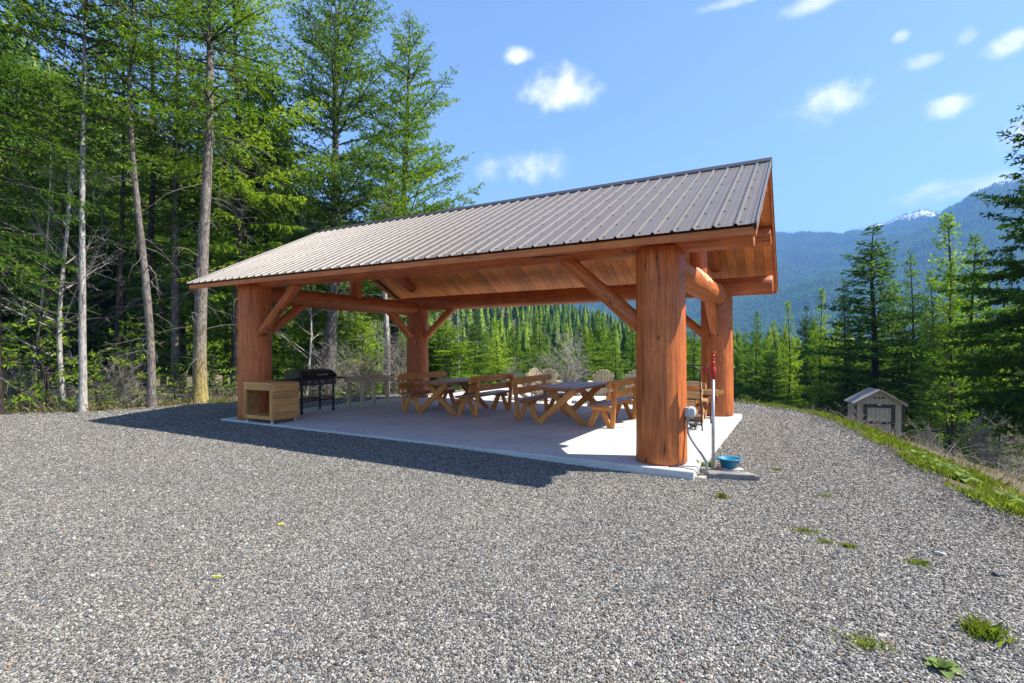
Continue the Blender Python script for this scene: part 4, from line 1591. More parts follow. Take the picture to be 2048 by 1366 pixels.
def trunk_axis(rg, H, lean=(0, 0), wob=0.12):
    ph = rg.uniform(0, 6.28, 4)

    def ax(z):
        z = np.asarray(z, float)
        t = z / H
        return np.stack([lean[0] * t * H + wob * (np.sin(2.3 * t * 3 + ph[0]) - np.sin(ph[0])) * t ** 0.5, lean[1] * t * H + wob * (np.sin(1.9 * t * 3 + ph[1]) - np.sin(ph[1])) * t ** 0.5, z], -1)
    return ax


def conifer(seed, H, r, crown_lo, crown_w, needles, barkm, twigm='twig_dark', n_br=90, spr=0.15, dens=1.0, lean=(0, 0), wob=0.12, up=0.15, droop=0.25, dead=0, dead_lo=0.06,
            hang=0.3, spw=0.24, profile='cone', top_cut=None, dead_mat='twig_grey', dead_len=1.3, ragged=0.25, toneb=0.0):
    """returns (trunk, branches, crown, dead) meshes with the foot at the origin"""
    rg = np.random.default_rng(seed)
    ax = trunk_axis(rg, H, lean, wob)
    # trunk
    zs = np.concatenate([[-0.5, 0.0, 0.25, 0.6], np.linspace(1.2, H, 18)])
    seg = 10
    th = np.linspace(0, 2 * np.pi, seg, endpoint=False)
    V = []
    for z in zs:
        t = max(z, 0) / H
        rad = r * (1 - t) ** 0.85 * (1 + 0.35 * math.exp(-max(z, 0) / 0.35)) + 0.008
        rr = rad * (1 + rg.normal(0, 0.05, seg))
        c = ax(max(z, 0)) if z > 0 else np.array([0, 0, z])
        V.append(np.stack([c[0] + rr * np.cos(th), c[1] + rr * np.sin(th), np.full(seg, c[2])], 1))
    V = np.concatenate(V)
    i, s = np.meshgrid(np.arange(len(zs) - 1), np.arange(seg), indexing='ij')
    s2 = (s + 1) % seg
    F = np.stack([i * seg + s, i * seg + s2, (i + 1) * seg + s2, (i + 1) * seg + s], -1).reshape(-1, 4)
    trunk = mesh_np('trunk', V, F, barkm, smooth=True)
    wood_ = Strips()
    sp = Sprigs()
    hi = H if top_cut is None else top_cut
    zb = np.sort(rg.uniform(crown_lo, 1.0, n_br)) * H
    az = np.cumsum(rg.normal(2.4, 0.5, n_br))
    for k in range(n_br):
        z = zb[k]
        if z > hi:
            break
        t = (z - crown_lo * H) / (H - crown_lo * H)
        if profile == 'cone':
            L = crown_w * ((1 - t) ** 0.8) * (0.55 + 0.45 * min(1, t * 6))
        elif profile == 'column':
            L = crown_w * (1 - t ** 2.2) ** 0.8 * (0.5 + 0.5 * min(1, t * 4))
        else:
            L = crown_w * (1 - t) ** 0.6
        L = max(L * (1 + rg.normal(0, ragged)), 0.12)
        h = np.array([math.cos(az[k]), math.sin(az[k]), 0])
        up0 = up + 0.55 * t + rg.normal(0, 0.10)
        dr = droop * (1 - t * 0.8) + rg.normal(0, 0.06)

        def cur(s):
            s = np.asarray(s)[:, None]
            return ax(z)[None] + h * L * s + np.array([0, 0, 1]) * L * (up0 * s - dr * 1.6 * s ** 2 + dr * 0.75 * s ** 3)
        bs = np.linspace(0, 1, 5)
        wood_.add(cur(bs), 0.012 + 0.011 * L, 0.003)
        nt = max(4, int(L / (0.085 / dens)))
        s = np.clip(np.linspace(0.10, 1.0, nt) + rg.normal(0, 0.03, nt), 0.05, 1)
        # inner part of long branches is often bare
        keep = rg.random(nt) < np.clip(0.45 + s * 1.1, 0, 1)
        s = s[keep]
        if len(s) == 0:
            continue
        P = cur(s)
        tan = norm_rows(cur(np.minimum(s + 0.02, 1.02)) - P + 1e-6)
        lat = np.cross(np.array([0, 0, 1.0]), h)
        sd = np.where(np.arange(len(s)) % 2 == 0, 1, -1)[:, None]
        al = rg.uniform(0.7, 1.15, len(s))[:, None]
        td = norm_rows(tan * np.cos(al) + lat * sd * np.sin(al) + np.stack([np.zeros(len(s)), np.zeros(len(s)), rg.normal(-0.12 * hang, 0.18, len(s))], 1))
        tl = (0.10 + 0.42 * L * (1 - s) ** 0.8 * np.clip(s * 3, 0.3, 1)) * rg.uniform(0.6, 1.2, len(s))
        tl = np.minimum(tl, 0.75)
        m = np.maximum(3, (tl / (spr * 0.28) * dens).astype(int))
        idx = np.repeat(np.arange(len(s)), m)
        u = rg.random(len(idx))
        o = P[idx] + td[idx] * (tl[idx] * u)[:, None]
        o[:, 2] -= hang * 0.35 * tl[idx] * u ** 2
        d = norm_rows(td[idx] * 0.8 + rg.normal(0, 0.45, (len(idx), 3)) + np.array([0, 0, -hang * 0.6 + 0.12]))
        side = norm_rows(np.cross(d, rg.normal(0, 1, (len(idx), 3)) + np.array([0, 0, 0.9])))
        l = spr * rg.uniform(0.6, 1.25, len(idx))
        tone = np.clip(rg.normal(0.45 + toneb, 0.2, len(idx)) + rg.normal(0, 0.12) + 0.18 * (u - 0.5) + 0.1 * (s[idx] - .5), 0, 1)
        sp.add(o, d, side, l, l * rg.uniform(0.5, 1.0, len(idx)) * spw, tone)
    dd = None
    if dead:
        ds = Strips()
        for k in range(dead):
            z = rg.uniform(dead_lo, min(crown_lo + 0.25, 0.9)) * H
            a = rg.uniform(0, 6.28)
            L = dead_len * rg.uniform(0.35, 1.25)
            h = np.array([math.cos(a), math.sin(a), 0])
            s = np.linspace(0, 1, 6)[:, None]
            pts = ax(z)[None] + h * L * s + np.array([0, 0, 1]) * L * (rg.uniform(-0.1, 0.35) * s - rg.uniform(0.2, 0.8) * s ** 2) + np.cumsum(rg.normal(0, 0.025, (6, 3)), 0) * L
            ds.add(pts, 0.007 + 0.005 * L, 0.002)
            for q in range(rg.integers(3, 8)):
                f = rg.uniform(0.25, 0.95)
                b0 = pts[int(f * 5)] * (1 - (f * 5 % 1)) + pts[min(int(f * 5) + 1, 5)] * (f * 5 % 1)
                v = norm_rows(h + rg.normal(0, 0.7, 3))
                l2 = L * rg.uniform(0.15, 0.45)
                s3 = np.linspace(0, 1, 4)[:, None]
                ds.add(b0 + v * l2 * s3 + np.array([0, 0, -1]) * l2 * rg.uniform(0, 0.5) * s3 ** 2, 0.005, 0.002)
        dd = ds.mesh('dead_branches', dead_mat)
    return trunk, wood_.mesh('branches', twigm), sp.mesh('crown', needles), dd


def bare_tree(seed, H, r, n1=22, mat='twig_pale', barkm='bark_pale', lo=0.25, spread=0.42, shrub=False):
    rg = np.random.default_rng(seed)
    ax = trunk_axis(rg, H, (rg.normal(0, 0.04), rg.normal(0, 0.04)), 0.2)
    tr = Strips()
    st = Strips()
    stems = 1 if not shrub else 9
    for q in range(stems):
        lean = rg.normal(0, 0.25, 2) if shrub else (0, 0)
        zz = np.linspace(-0.3, H * (1 if not shrub else rg.uniform(0.6, 1)), 12)
        A = ax(np.maximum(zz, 0)) + np.stack([lean[0] * zz, lean[1] * zz, np.minimum(zz, 0)], 1)
        tr.add(A, r, 0.008, 6)
        for k in range(n1 if not shrub else 10):
            f = rg.uniform(lo, 0.97)
            b0 = A[int(f * 11)]
            L = H * spread * (1 - f) ** 0.6 * rg.uniform(0.5, 1.1) + 0.15
            a = rg.uniform(0, 6.28)
            v = np.array([math.cos(a), math.sin(a), rg.uniform(0.3, 1.1)])
            v /= np.linalg.norm(v)
            s = np.linspace(0, 1, 6)[:, None]
            pts = b0 + v * L * s + np.array([0, 0, 1]) * L * 0.15 * s ** 2 + np.cumsum(rg.normal(0, 0.03, (6, 3)), 0) * L
            st.add(pts, 0.35 * r * (1 - f) + 0.006, 0.003)
            for j in range(9):
                g = rg.uniform(0.2, 1)
                c0 = pts[min(int(g * 5), 5)]
                v2 = norm_rows(v + rg.normal(0, 0.6, 3))
                l2 = L * rg.uniform(0.15, 0.5)
                p2 = c0 + v2 * l2 * np.linspace(0, 1, 4)[:, None]
                st.add(p2, 0.005, 0.002)
                for e in range(3):
                    v3 = norm_rows(v2 + rg.normal(0, 0.7, 3))
                    st.add(p2[rg.integers(1, 4)] + v3 * l2 * 0.4 * np.linspace(0, 1, 3)[:, None], 0.003, 0.0015)
    return tr.mesh('trunk', barkm), st.mesh('branches', mat), None, None


PROTO = {}


def proto(key, maker):
    if key not in PROTO:
        PROTO[key] = maker()
    return PROTO[key]


def plant_tree(name, meshes, label, x, y, rz=0.0, s=1.0, group=None, cat='tree', z=None, sz=None, dz=0.0):
    if z is None:
        z = float(ground_z(np.array([x]), np.array([y]))[0]) - 0.03
    t = bpy.data.objects.new(name, None)
    M = Matrix.Translation((x, y, z + dz)) @ Matrix.Rotation(rz, 4, 'Z') @ Matrix.Diagonal((s, s, sz or s, 1))
    link(t, None, M)
    tag(t, label, cat, group)
    for nm, me in zip(('trunk', 'branches', 'crown', 'dead_branches'), meshes):
        if me is not None:
            o = bpy.data.objects.new(nm, me)
            COL.objects.link(o)
            o.parent = t
            if nm in ('branches', 'dead_branches'):
                o['kind'] = 'stuff'
    return t


def spot(name, meshes, label, px, Y, **k):
    x, y = place(px, Y)
    return plant_tree(name, meshes, label, x, y, **k)


GL = 'tall conifers along the left edge of the yard'
# --- the tall trees along the left edge, each grown for its own place
spot('spruce_tree', conifer(101, 17, 0.16, 0.20, 2.3, 'needles_dark', 'bark_dark', spr=0.125, spw=0.19, n_br=135, dens=1.1, droop=0.55, up=0.05, hang=0.6, dead=26, dead_len=1.5, profile='column'),
     'dark hanging spruce at the far left edge of the yard', -12, 12.6, group=GL)
spot('larch_tree', conifer(102, 15, 0.08, 0.42, 1.9, 'needles_fir', 'bark_pale', spr=0.125, spw=0.19, n_br=135, dens=1.05, droop=0.2, up=0.1, hang=0.5, dead=10, dead_len=0.7, wob=0.05, profile='column', toneb=0.1),
     'slim straight conifer with pale grey trunk, leftmost at the gravel edge', 166, 13.35, group=GL)
spot('pine_tree', conifer(103, 16, 0.10, 0.46, 1.7, 'needles_fir', 'bark_grey', spr=0.125, spw=0.19, n_br=118, lean=(0.012, 0.0), wob=0.3, dead=40, dead_len=1.2, profile='column'),
     'conifer with a slightly crooked grey trunk left of the lichen-stained trunk', 303, 14.3, group=GL)
spot('fir_tree', conifer(104, 19, 0.185, 0.40, 2.2, 'needles_fir', 'bark_lichen', spr=0.125, spw=0.19, n_br=158, lean=(-0.012, 0.0), wob=0.2, dead=46, dead_len=1.5, profile='column', toneb=0.05),
     'big conifer with yellow lichen on the foot of its thick trunk', 400, 15.5, group=GL)
spot('larch_tree', conifer(105, 17, 0.19, 0.30, 3.0, 'needles_light', 'bark_dark', spr=0.125, spw=0.19, n_br=93, dens=1.1, hang=1.1, droop=0.3, up=0.1, dead=40, dead_len=1.6, profile='column'),
     'yellow-green drooping larch with dark trunk left of the pavilion post', 472, 18.6, group=GL)
spot('fir_tree', conifer(106, 20.5, 0.27, 0.24, 3.5, 'needles_blue', 'bark_grey', spr=0.14, spw=0.21, n_br=165, dens=1.15, hang=0.35, droop=0.1, up=0.42, dead=44, dead_len=1.9, profile='column', lean=(0.035, 0.02), ragged=0.2),
     'tall open-branched fir with thick grey trunk, left of the two behind the roof', 652, 21.5, group=GL, dz=-0.6)
spot('fir_tree', conifer(107, 19.5, 0.21, 0.24, 4.2, 'needles_fir', 'bark_dark', spr=0.14, spw=0.21, n_br=180, dens=1.3, hang=0.4, droop=0.15, up=0.4, dead=30, dead_len=1.6, profile='cone', lean=(0.04, 0.02), ragged=0.2),
     'tall pointed fir standing clear against the sky behind the roof', 782, 24.0, group=GL, dz=-0.6)
spot('spruce_tree', conifer(108, 16, 0.11, 0.32, 1.5, 'needles_dark', 'bark_dark', spr=0.125, spw=0.19, n_br=101, dead=60, dead_len=1.3, profile='column', dead_mat='twig_dark'),
     'thin black-trunked spruce deep in the wood right of the pale trunk', 236, 18.5, group=GL)
spot('spruce_tree', conifer(109, 17, 0.15, 0.35, 1.9, 'needles_dark', 'bark_dark', spr=0.125, spw=0.19, n_br=113, dead=50, dead_len=1.5, profile='column', lean=(0.02, 0.0)),
     'dark spruce leaning behind the crooked grey trunk', 290, 19.0, group=GL)
spot('spruce_tree', conifer(110, 18, 0.16, 0.33, 2.0, 'needles_fir', 'bark_grey', spr=0.125, spw=0.19, n_br=113, dead=40, dead_len=1.5, profile='column'),
     'conifer just left of the lichen-stained trunk, set back in the wood', 352, 19.5, group=GL)
spot('birch_tree', bare_tree(111, 9.5, 0.075, 26), 'leafless white birch with forked stem near the left edge', 128, 14.0, group='leafless birches', sz=1.0)
spot('birch_tree', bare_tree(112, 8.5, 0.06, 22), 'leafless white birch leaning behind the griddle', 612, 20.5, group='leafless birches')
spot('pine_tree', conifer(113, 8.5, 0.14, 0.62, 1.2, 'needles_fir', 'bark_pale', spr=0.125, spw=0.19, n_br=90, dead=50, dead_len=1.6, lean=(0.05, 0.0), profile='column'),
     'pale leaning trunk left of the pavilion\'s rear left post', 770, 19.5, group=GL, dz=-0.4)

# young firs at the wood's edge
YF = [conifer(200 + k, 2.6, 0.035, 0.03, 1.0, 'needles_fir', 'bark_dark', n_br=46, dens=0.9, spr=0.12, toneb=0.12, droop=0.2, up=0.15, hang=0.2) for k in range(3)]
for lab, px, Y, s, k in (('bushy young fir left of the pale grey trunk', 96, 13.9, 1.35, 0), ('low bright young fir right of the pale grey trunk', 190, 14.0, 0.62, 1),
                         ('small young fir between the crooked trunk and the lichen-stained trunk', 352, 15.6, 0.55, 2), ('young fir at the left picture edge', 20, 14.6, 1.0, 1),
                         ('shaded young fir deep behind the crooked trunk', 262, 17.2, 1.2, 2), ('young fir right of the lichen-stained trunk', 436, 17.4, 0.8, 0),
                         ('young fir behind the pale work table', 745, 19.2, 0.75, 1), ('young fir behind the griddle', 585, 19.4, 0.9, 0)):
    spot('young_fir', YF[k], lab, px, Y, s=s, rz=px * 0.7, group='young firs at the edge of the wood')

# --- shared kinds for the wood behind
KF = [conifer(300, 13, 0.15, 0.10, 2.4, 'needles_fir', 'bark_dark', n_br=186, dens=1.15, spr=0.21, dead=14),
      conifer(301, 14, 0.17, 0.12, 2.5, 'needles_dark', 'bark_dark', n_br=201, dens=1.15, spr=0.21, dead=14),
      conifer(302, 13, 0.13, 0.10, 2.0, 'needles_light', 'bark_dark', n_br=201, dens=0.95, spr=0.19, hang=0.4, droop=0.15, up=0.12, dead=10),
      conifer(303, 15, 0.15, 0.30, 2.0, 'needles_fir', 'bark_grey', n_br=170, dens=1.05, spr=0.21, dead=50, profile='column'),
      conifer(304, 14, 0.14, 0.08, 2.2, 'needles_blue', 'bark_dark', n_br=193, dens=1.05, spr=0.21, dead=10, toneb=0.1),
      conifer(305, 13, 0.11, 0.26, 1.5, 'needles_fir', 'bark_dark', n_br=147, dens=0.95, spr=0.20, dead=40)]
KB = [bare_tree(350, 9, 0.06, 24, 'twig_grey', 'bark_pale'), bare_tree(351, 3.2, 0.025, 8, 'twig_pale', 'twig_grey', shrub=True), bare_tree(352, 2.4, 0.02, 8, 'twig_grey', 'twig_grey', shrub=True)]

# --- trees on the right, below the bank (px, distance, top row in the photo)
RT = [
    ('fir_tree', 'large dark fir rising behind the tan shed', 1742, 33, 452, 1, 1.55),
    ('larch_tree', 'bright green feathery larch right of the large dark fir', 1893, 30, 430, 2, 1.15),
    ('fir_tree', 'slender fir between the large dark fir and the feathery larch', 1822, 31, 508, 4, 0.9),
    ('larch_tree', 'light green larch with pointed top left of the large dark fir', 1645, 36, 578, 2, 0.8),
    ('larch_tree', 'pale green larch just right of the rear post', 1575, 38, 603, 2, 0.85),
    ('fir_tree', 'dark pointed fir beside the pale green larch', 1612, 40, 612, 1, 0.8),
    ('fir_tree', 'short fir close to the rear post on its right', 1515, 42, 622, 0, 0.85),
    ('fir_tree', 'thin green fir directly left of the shed roof', 1690, 34, 566, 4, 0.75),
    ('fir_tree', 'full fir behind the shed on its right side', 1790, 36, 560, 0, 0.9),
    ('fir_tree', 'broad green fir low at the right behind the bank', 1950, 27, 470, 0, 0.95),
    ('fir_tree', 'small dark fir rising over the gravel rim at the right', 1545, 33, 690, 1, 0.8),
    ('fir_tree', 'fir with thin dark trunk right of the shed', 1860, 27, 540, 5, 0.8),
    ('fir_tree', 'leaning fir over the grassy bank at the right', 1905, 22, 520, 5, 0.8),
]
for nm, lab, px, Y, top, k, w in RT:
    x, y = place(px, Y)
    zg = float(ground_z(np.array([x]), np.array([y]))[0])
    ztop = CAMZ - (top - 695) / FPX * Y
    H0 = (13, 14, 13, 15, 14, 13)[k]
    sz = (ztop - zg) / H0
    plant_tree(nm, KF[k], lab, x, y, rz=px * 1.3, s=w * max(0.75, min(1.3, sz)), sz=sz, group='conifers below the bank at the right')
spot('fir_tree', conifer(320, 12.6, 0.21, 0.16, 3.6, 'needles_dark', 'bark_dark', n_br=190, dens=1.25, spr=0.16, droop=0.32, up=0.12, hang=0.5, dead=26, dead_len=1.6),
     'big dark fir cut by the right edge of the picture', 2112, 15.5, group='conifers below the bank at the right')
spot('young_fir', YF[2], 'young green fir at the foot of the bank right of the shed', 1905, 14.2, s=0.95, group='young firs on the bank')
spot('young_fir', YF[0], 'low young fir below the bank beside a thin trunk', 1990, 17.0, s=0.9, group='young firs on the bank')

# --- trees seen through the pavilion
MT = [
    ('fir_tree', 'yellow-green pointed fir in the middle of the pavilion opening', 1080, 38, 622, 4, 1.0),
    ('larch_tree', 'bright larch left of centre in the pavilion opening', 992, 33, 640, 2, 1.0),
    ('fir_tree', 'fir right beside the rear left post', 895, 26, 640, 3, 0.95),
    ('fir_tree', 'tall dark fir near the foreground post in the pavilion opening', 1198, 40, 620, 0, 1.0),
    ('fir_tree', 'dense fir at the right end of the pavilion opening', 1262, 38, 652, 0, 1.0),
    ('fir_tree', 'fir behind the lone garden chair', 1165, 33, 655, 0, 0.95),
    ('fir_tree', 'fir with warm green crown right of the bright larch', 1028, 44, 650, 0, 1.0),
    ('larch_tree', 'pale larch between two firs in the pavilion opening', 1132, 46, 648, 2, 0.9),
    ('fir_tree', 'dark fir behind the bright larch', 950, 42, 630, 1, 1.0),
    ('fir_tree', 'green fir behind the second garden chair', 1230, 31, 690, 4, 0.9),
    ('fir_tree', 'fir seen between the two right posts', 1392, 36, 640, 0, 1.0),
]
for nm, lab, px, Y, top, k, w in MT:
    x, y = place(px, Y)
    zg = float(ground_z(np.array([x]), np.array([y]))[0])
    ztop = CAMZ - (top - 695) / FPX * Y
    H0 = (13, 14, 13, 15, 14, 13)[k]
    sz = (ztop - zg) / H0
    plant_tree(nm, KF[k], lab, x, y, rz=px * 0.9, s=w * max(0.8, min(1.2, sz * 1.1)), sz=sz, group='conifers behind the pavilion')
for lab, px, Y, k, s in (('pale leafless shrub left of the lone garden chair', 1128, 22, 1, 1.05), ('grey leafless tree right of the rear left post', 925, 27, 0, 0.9),
                         ('leafless grey shrub behind the leftmost garden chairs', 1040, 23, 2, 1.0), ('leafless grey shrub low behind the near bench', 1255, 23, 2, 0.8),
                         ('tangled leafless shrub behind the griddle', 660, 19.0, 1, 0.75), ('leafless tangle behind the work table', 718, 18.6, 2, 1.1),
                         ('leafless tangle beside the rear left post', 800, 18.5, 2, 1.2), ('leafless tree at the far left behind the hanging spruce', 62, 18, 0, 1.0),
                         ('dead branchy shrub beside the black-trunked spruce', 215, 15.8, 2, 0.85), ('leafless shrub at the left edge of the wood', 8, 13.6, 2, 0.9),
                         ('dry leafless shrub on the bank beyond the shed', 1840, 20, 2, 0.8), ('dry leafless shrub low at the right edge', 1975, 13.5, 2, 0.7),
                         ('dry leafless shrub below the bank by the big dark fir', 2030, 18, 1, 0.8), ('dry leafless shrub left of the shed', 1672, 21, 2, 0.9)):
    spot('bare_tree' if k == 0 else 'bare_shrub', KB[k], lab, px, Y, s=s, rz=px, group='leafless trees and shrubs', cat='tree' if k == 0 else 'shrub')

# --- filling trees of the wood: nothing tells these apart
rf = random.Random(11)
cnt = 0
for i in range(95):
    px = rf.uniform(-120, 900)
    Y = rf.uniform(20, 46)
    if Y < 24 and px > 560:
        continue
    k = rf.choice((0, 1, 3, 3, 5, 5, 4, 2))
    x, y = place(px, Y)
    s = rf.uniform(0.85, 1.2)
    if Y > 25:
        s *= 0.85
    if px > 560:
        s *= 0.62 if px < 780 else 0.5
    plant_tree('wood_conifer', KF[k], ('full green fir', 'dark dense spruce', 'yellow-green larch', 'tall bare-trunked conifer', 'blue-green fir', 'slim sparse conifer')[k] + ' in the crowded wood behind the left row of trunks', x, y, rz=rf.uniform(0, 6.28), s=s, sz=s * rf.uniform(0.95, 1.2), group='conifers crowding the wood at the left')
for i in range(46):
    px = rf.uniform(1480, 2200)
    Y = rf.uniform(34, 62)
    k = rf.choice((0, 1, 4, 2, 2, 0))
    x, y = place(px, Y)
    zg = float(ground_z(np.array([x]), np.array([y]))[0])
    top = rf.uniform(640, 715) - max(0, px - 1700) * 0.18
    sz = (CAMZ - (top - 695) / FPX * Y - zg) / (13, 14, 13, 15, 14, 13)[k]
    plant_tree('wood_conifer', KF[k], ('full green fir', 'dark dense spruce', 'yellow-green larch', 'tall bare-trunked conifer', 'blue-green fir', 'slim sparse conifer')[k] + ' in the lower wood behind the shed', x, y, rz=rf.uniform(0, 6.28), s=sz * 1.15, sz=sz, group='conifers of the lower wood at the right')
for i in range(40):
    px = rf.uniform(880, 1480)
    Y = rf.uniform(44, 75)
    k = rf.choice((0, 1, 4, 2, 0))
    x, y = place(px, Y)
    zg = float(ground_z(np.array([x]), np.array([y]))[0])
    top = rf.uniform(655, 700)
    sz = (CAMZ - (top - 695) / FPX * Y - zg) / (13, 14, 13, 15, 14, 13)[k]
    plant_tree('wood_conifer', KF[k], ('full green fir', 'dark dense spruce', 'yellow-green larch', 'tall bare-trunked conifer', 'blue-green fir', 'slim sparse conifer')[k] + ' in the valley wood behind the pavilion', x, y, rz=rf.uniform(0, 6.28), s=sz * 1.1, sz=sz, group='conifers of the valley wood')


# ------------------------------------------------------------------ far wood on the hillside, one mass


def far_wood():
    rg = np.random.default_rng(5)
    n = 5200
    rr = np.sqrt(rg.uniform(62 ** 2, 372 ** 2, n))
    tanp = rg.uniform(-1.15, 1.15, n)
    az = np.arctan(tanp)
    Xc, Yc = rr * np.sin(az), rr * np.cos(az)
    x = CAMX + CS * Xc - SN * Yc
    y = CAMY + SN * Xc + CS * Yc
    z = ground_z(x, y)
    H = rg.uniform(6, 14, n)
    W = H * rg.uniform(0.15, 0.23, n)
    # three template trees: stacked ragged skirts
    out_V, out_F, tone, base = [], [], [], 0
    for q in range(4):
        sel = np.arange(n) % 4 == q
        tv, tf = [], []
        tiers, seg = 9, 7
        for k in range(tiers):
            f0 = k / tiers
            rad = (1 - f0) ** 0.85
            zt = 0.06 + 0.94 * min(1.0, f0 + 1.9 / tiers)
            zb = 0.06 + 0.94 * f0
            b0 = len(tv)
            tv.append((0, 0, zt))
            for j in range(seg * 2):
                a = 2 * np.pi * (j + 0.5 * (k % 2)) / (seg * 2) + rg.normal(0, 0.1)
                r_ = rad * ((1.0 if j % 2 == 0 else 0.5) + rg.normal(0, 0.12))
                tv.append((r_ * np.cos(a), r_ * np.sin(a), zb + rg.normal(0, 0.012) - (0.02 if j % 2 == 0 else -0.03)))
            for j in range(seg * 2):
                tf.append((b0, b0 + 1 + j, b0 + 1 + (j + 1) % (seg * 2)))
        tv, tf = np.array(tv), np.array(tf)
        idx = np.where(sel)[0]
        V = tv[None] * np.stack([W[idx], W[idx], H[idx]], 1)[:, None] + np.stack([x[idx], y[idx], z[idx]], 1)[:, None]
        F = tf[None] + (np.arange(len(idx)) * len(tv))[:, None, None] + base
        base += len(idx) * len(tv)
        tn = np.where(rg.random(len(idx)) < 0.22, rg.uniform(0.7, 1.0, len(idx)), rg.uniform(0.0, 0.6, len(idx)))
        tone.append(np.repeat(tn, len(tf)) + rg.normal(0, 0.08, len(idx) * len(tf)))
        out_V.append(V.reshape(-1, 3))
        out_F.append(F.reshape(-1, 3))
    o = obj('hillside_wood', mesh_np('hillside_wood', np.concatenate(out_V), np.concatenate(out_F), 'far_needles', np.clip(np.concatenate(tone), 0, 1)))
    tag(o, 'dense conifer wood covering the hillside behind the pavilion', 'wood', kind='stuff')


far_wood()


# ------------------------------------------------------------------ mountains and their trees


def mountain(name, dist, PXs, Es, seed, depth=0.62, rough=1.0, ntree=60000, th=16.0):
    rg = np.random.default_rng(seed)
    px = np.linspace(PXs[0], PXs[-1], 340)
    az = np.arctan((px - 1024) / FPX)
    e = np.interp(px, PXs, Es) * 0.93
    e = e + rough * (0.0035 * np.sin(px * 0.021 + seed) + 0.002 * np.sin(px * 0.057 + 2 * seed) + 0.0012 * np.sin(px * 0.13))
    fr = np.linspace(0, 1.25, 110)
    A, Fq = np.meshgrid(az, fr, indexing='ij')
    E = np.repeat(e[:, None], len(fr), 1)
    Dp = dist * (1 - depth) + dist * depth * Fq          # metres ahead
    up = np.where(Fq <= 1, np.sin(np.clip(Fq, 0, 1) * np.pi / 2) ** 1.25, 1 - 2.5 * (Fq - 1))
    Xc = Dp * np.tan(A)
    Z = CAMZ + E * dist * up - 48 * (1 - np.clip(Fq * 3, 0, 1))
    sp = 0.0021 * 3000 / dist
    g = lowfreq(Xc * 1.0, Dp * 0.35, sp * 1.6, seed) + 0.6 * np.abs(lowfreq(Xc + Dp * 0.5, Dp * 0.3, sp * 3.3, seed + 1))
    mod = np.sin(np.clip(Fq, 0, 1) * np.pi) ** 0.8
    Z = Z + 46 * rough * (g - 0.9) * mod * (dist / 3000)
    x = CAMX + CS * Xc - SN * Dp
    y = CAMY + SN * Xc + CS * Dp
    V = np.stack([x, y, Z], -1).reshape(-1, 3)
    n, m = x.shape
    i, j = np.meshgrid(np.arange(n - 1), np.arange(m - 1), indexing='ij')
    F = np.stack([i * m + j, (i + 1) * m + j, (i + 1) * m + j + 1, i * m + j + 1], -1).reshape(-1, 4)
    o = obj(name, mesh_np(name, V, F, 'mountain_slope', smooth=True))
    tag(o, kind='structure')
    # trees: slim three-sided cones
    ii = rg.integers(0, n - 1, ntree)
    jj = rg.integers(int(m * 0.05), int(m * 0.81), ntree)
    a, b = rg.random(ntree), rg.random(ntree)
    G = np.stack([x, y, Z], -1)
    P = (G[ii, jj] * ((1 - a) * (1 - b))[:, None] + G[ii + 1, jj] * (a * (1 - b))[:, None] + G[ii, jj + 1] * ((1 - a) * b)[:, None] + G[ii + 1, jj + 1] * (a * b)[:, None])
    thin = rg.random(ntree) < np.where(P[:, 2] > 630, 0.35, 1.0)
    P = P[thin]
    k = len(P)
    h = th * rg.uniform(0.6, 1.3, k)
    w = h * rg.uniform(0.13, 0.2, k)
    a0 = rg.uniform(0, 6.28, k)
    tv = [P + np.stack([w * np.cos(a0 + q * 2.094), w * np.sin(a0 + q * 2.094), np.full(k, -1.0)], 1) for q in range(3)] + [P + np.stack([0 * h, 0 * h, h], 1)]
    V = np.stack(tv, 1).reshape(-1, 3)
    b4 = np.arange(k)[:, None] * 4
    F = np.concatenate([b4 + np.array([[0, 1, 3]]), b4 + np.array([[1, 2, 3]]), b4 + np.array([[2, 0, 3]])], 0)
    tn = np.tile(np.clip(rg.normal(0.45, 0.25, k), 0, 1), 3)
    o = obj('mountain_wood', mesh_np('mountain_wood', V, F, 'mountain_needles', tn))
    tag(o, 'blue hazy conifer wood on the ' + ('snow-topped ridge' if 'far' in name else 'nearer mountain slope'), 'wood', kind='stuff')


mountain('far_mountain', 3100, np.array([700, 1000, 1250, 1400, 1540, 1600, 1690, 1760, 1850, 1890, 1960, 2050, 2300, 2700]),
         np.array([.05, .10, .165, .205, .226, .223, .231, .247, .269, .274, .268, .27, .28, .24]), 2, ntree=90000, th=11.0)
mountain('near_mountain', 2300, np.array([1180, 1400, 1540, 1650, 1750, 1850, 1935, 2048, 2200, 2500, 2900]),
         np.array([.02, .075, .12, .165, .212, .25, .283, .315, .33, .34, .30]), 4, ntree=110000, th=9.5)

# ------------------------------------------------------------------ grass, weeds, brush


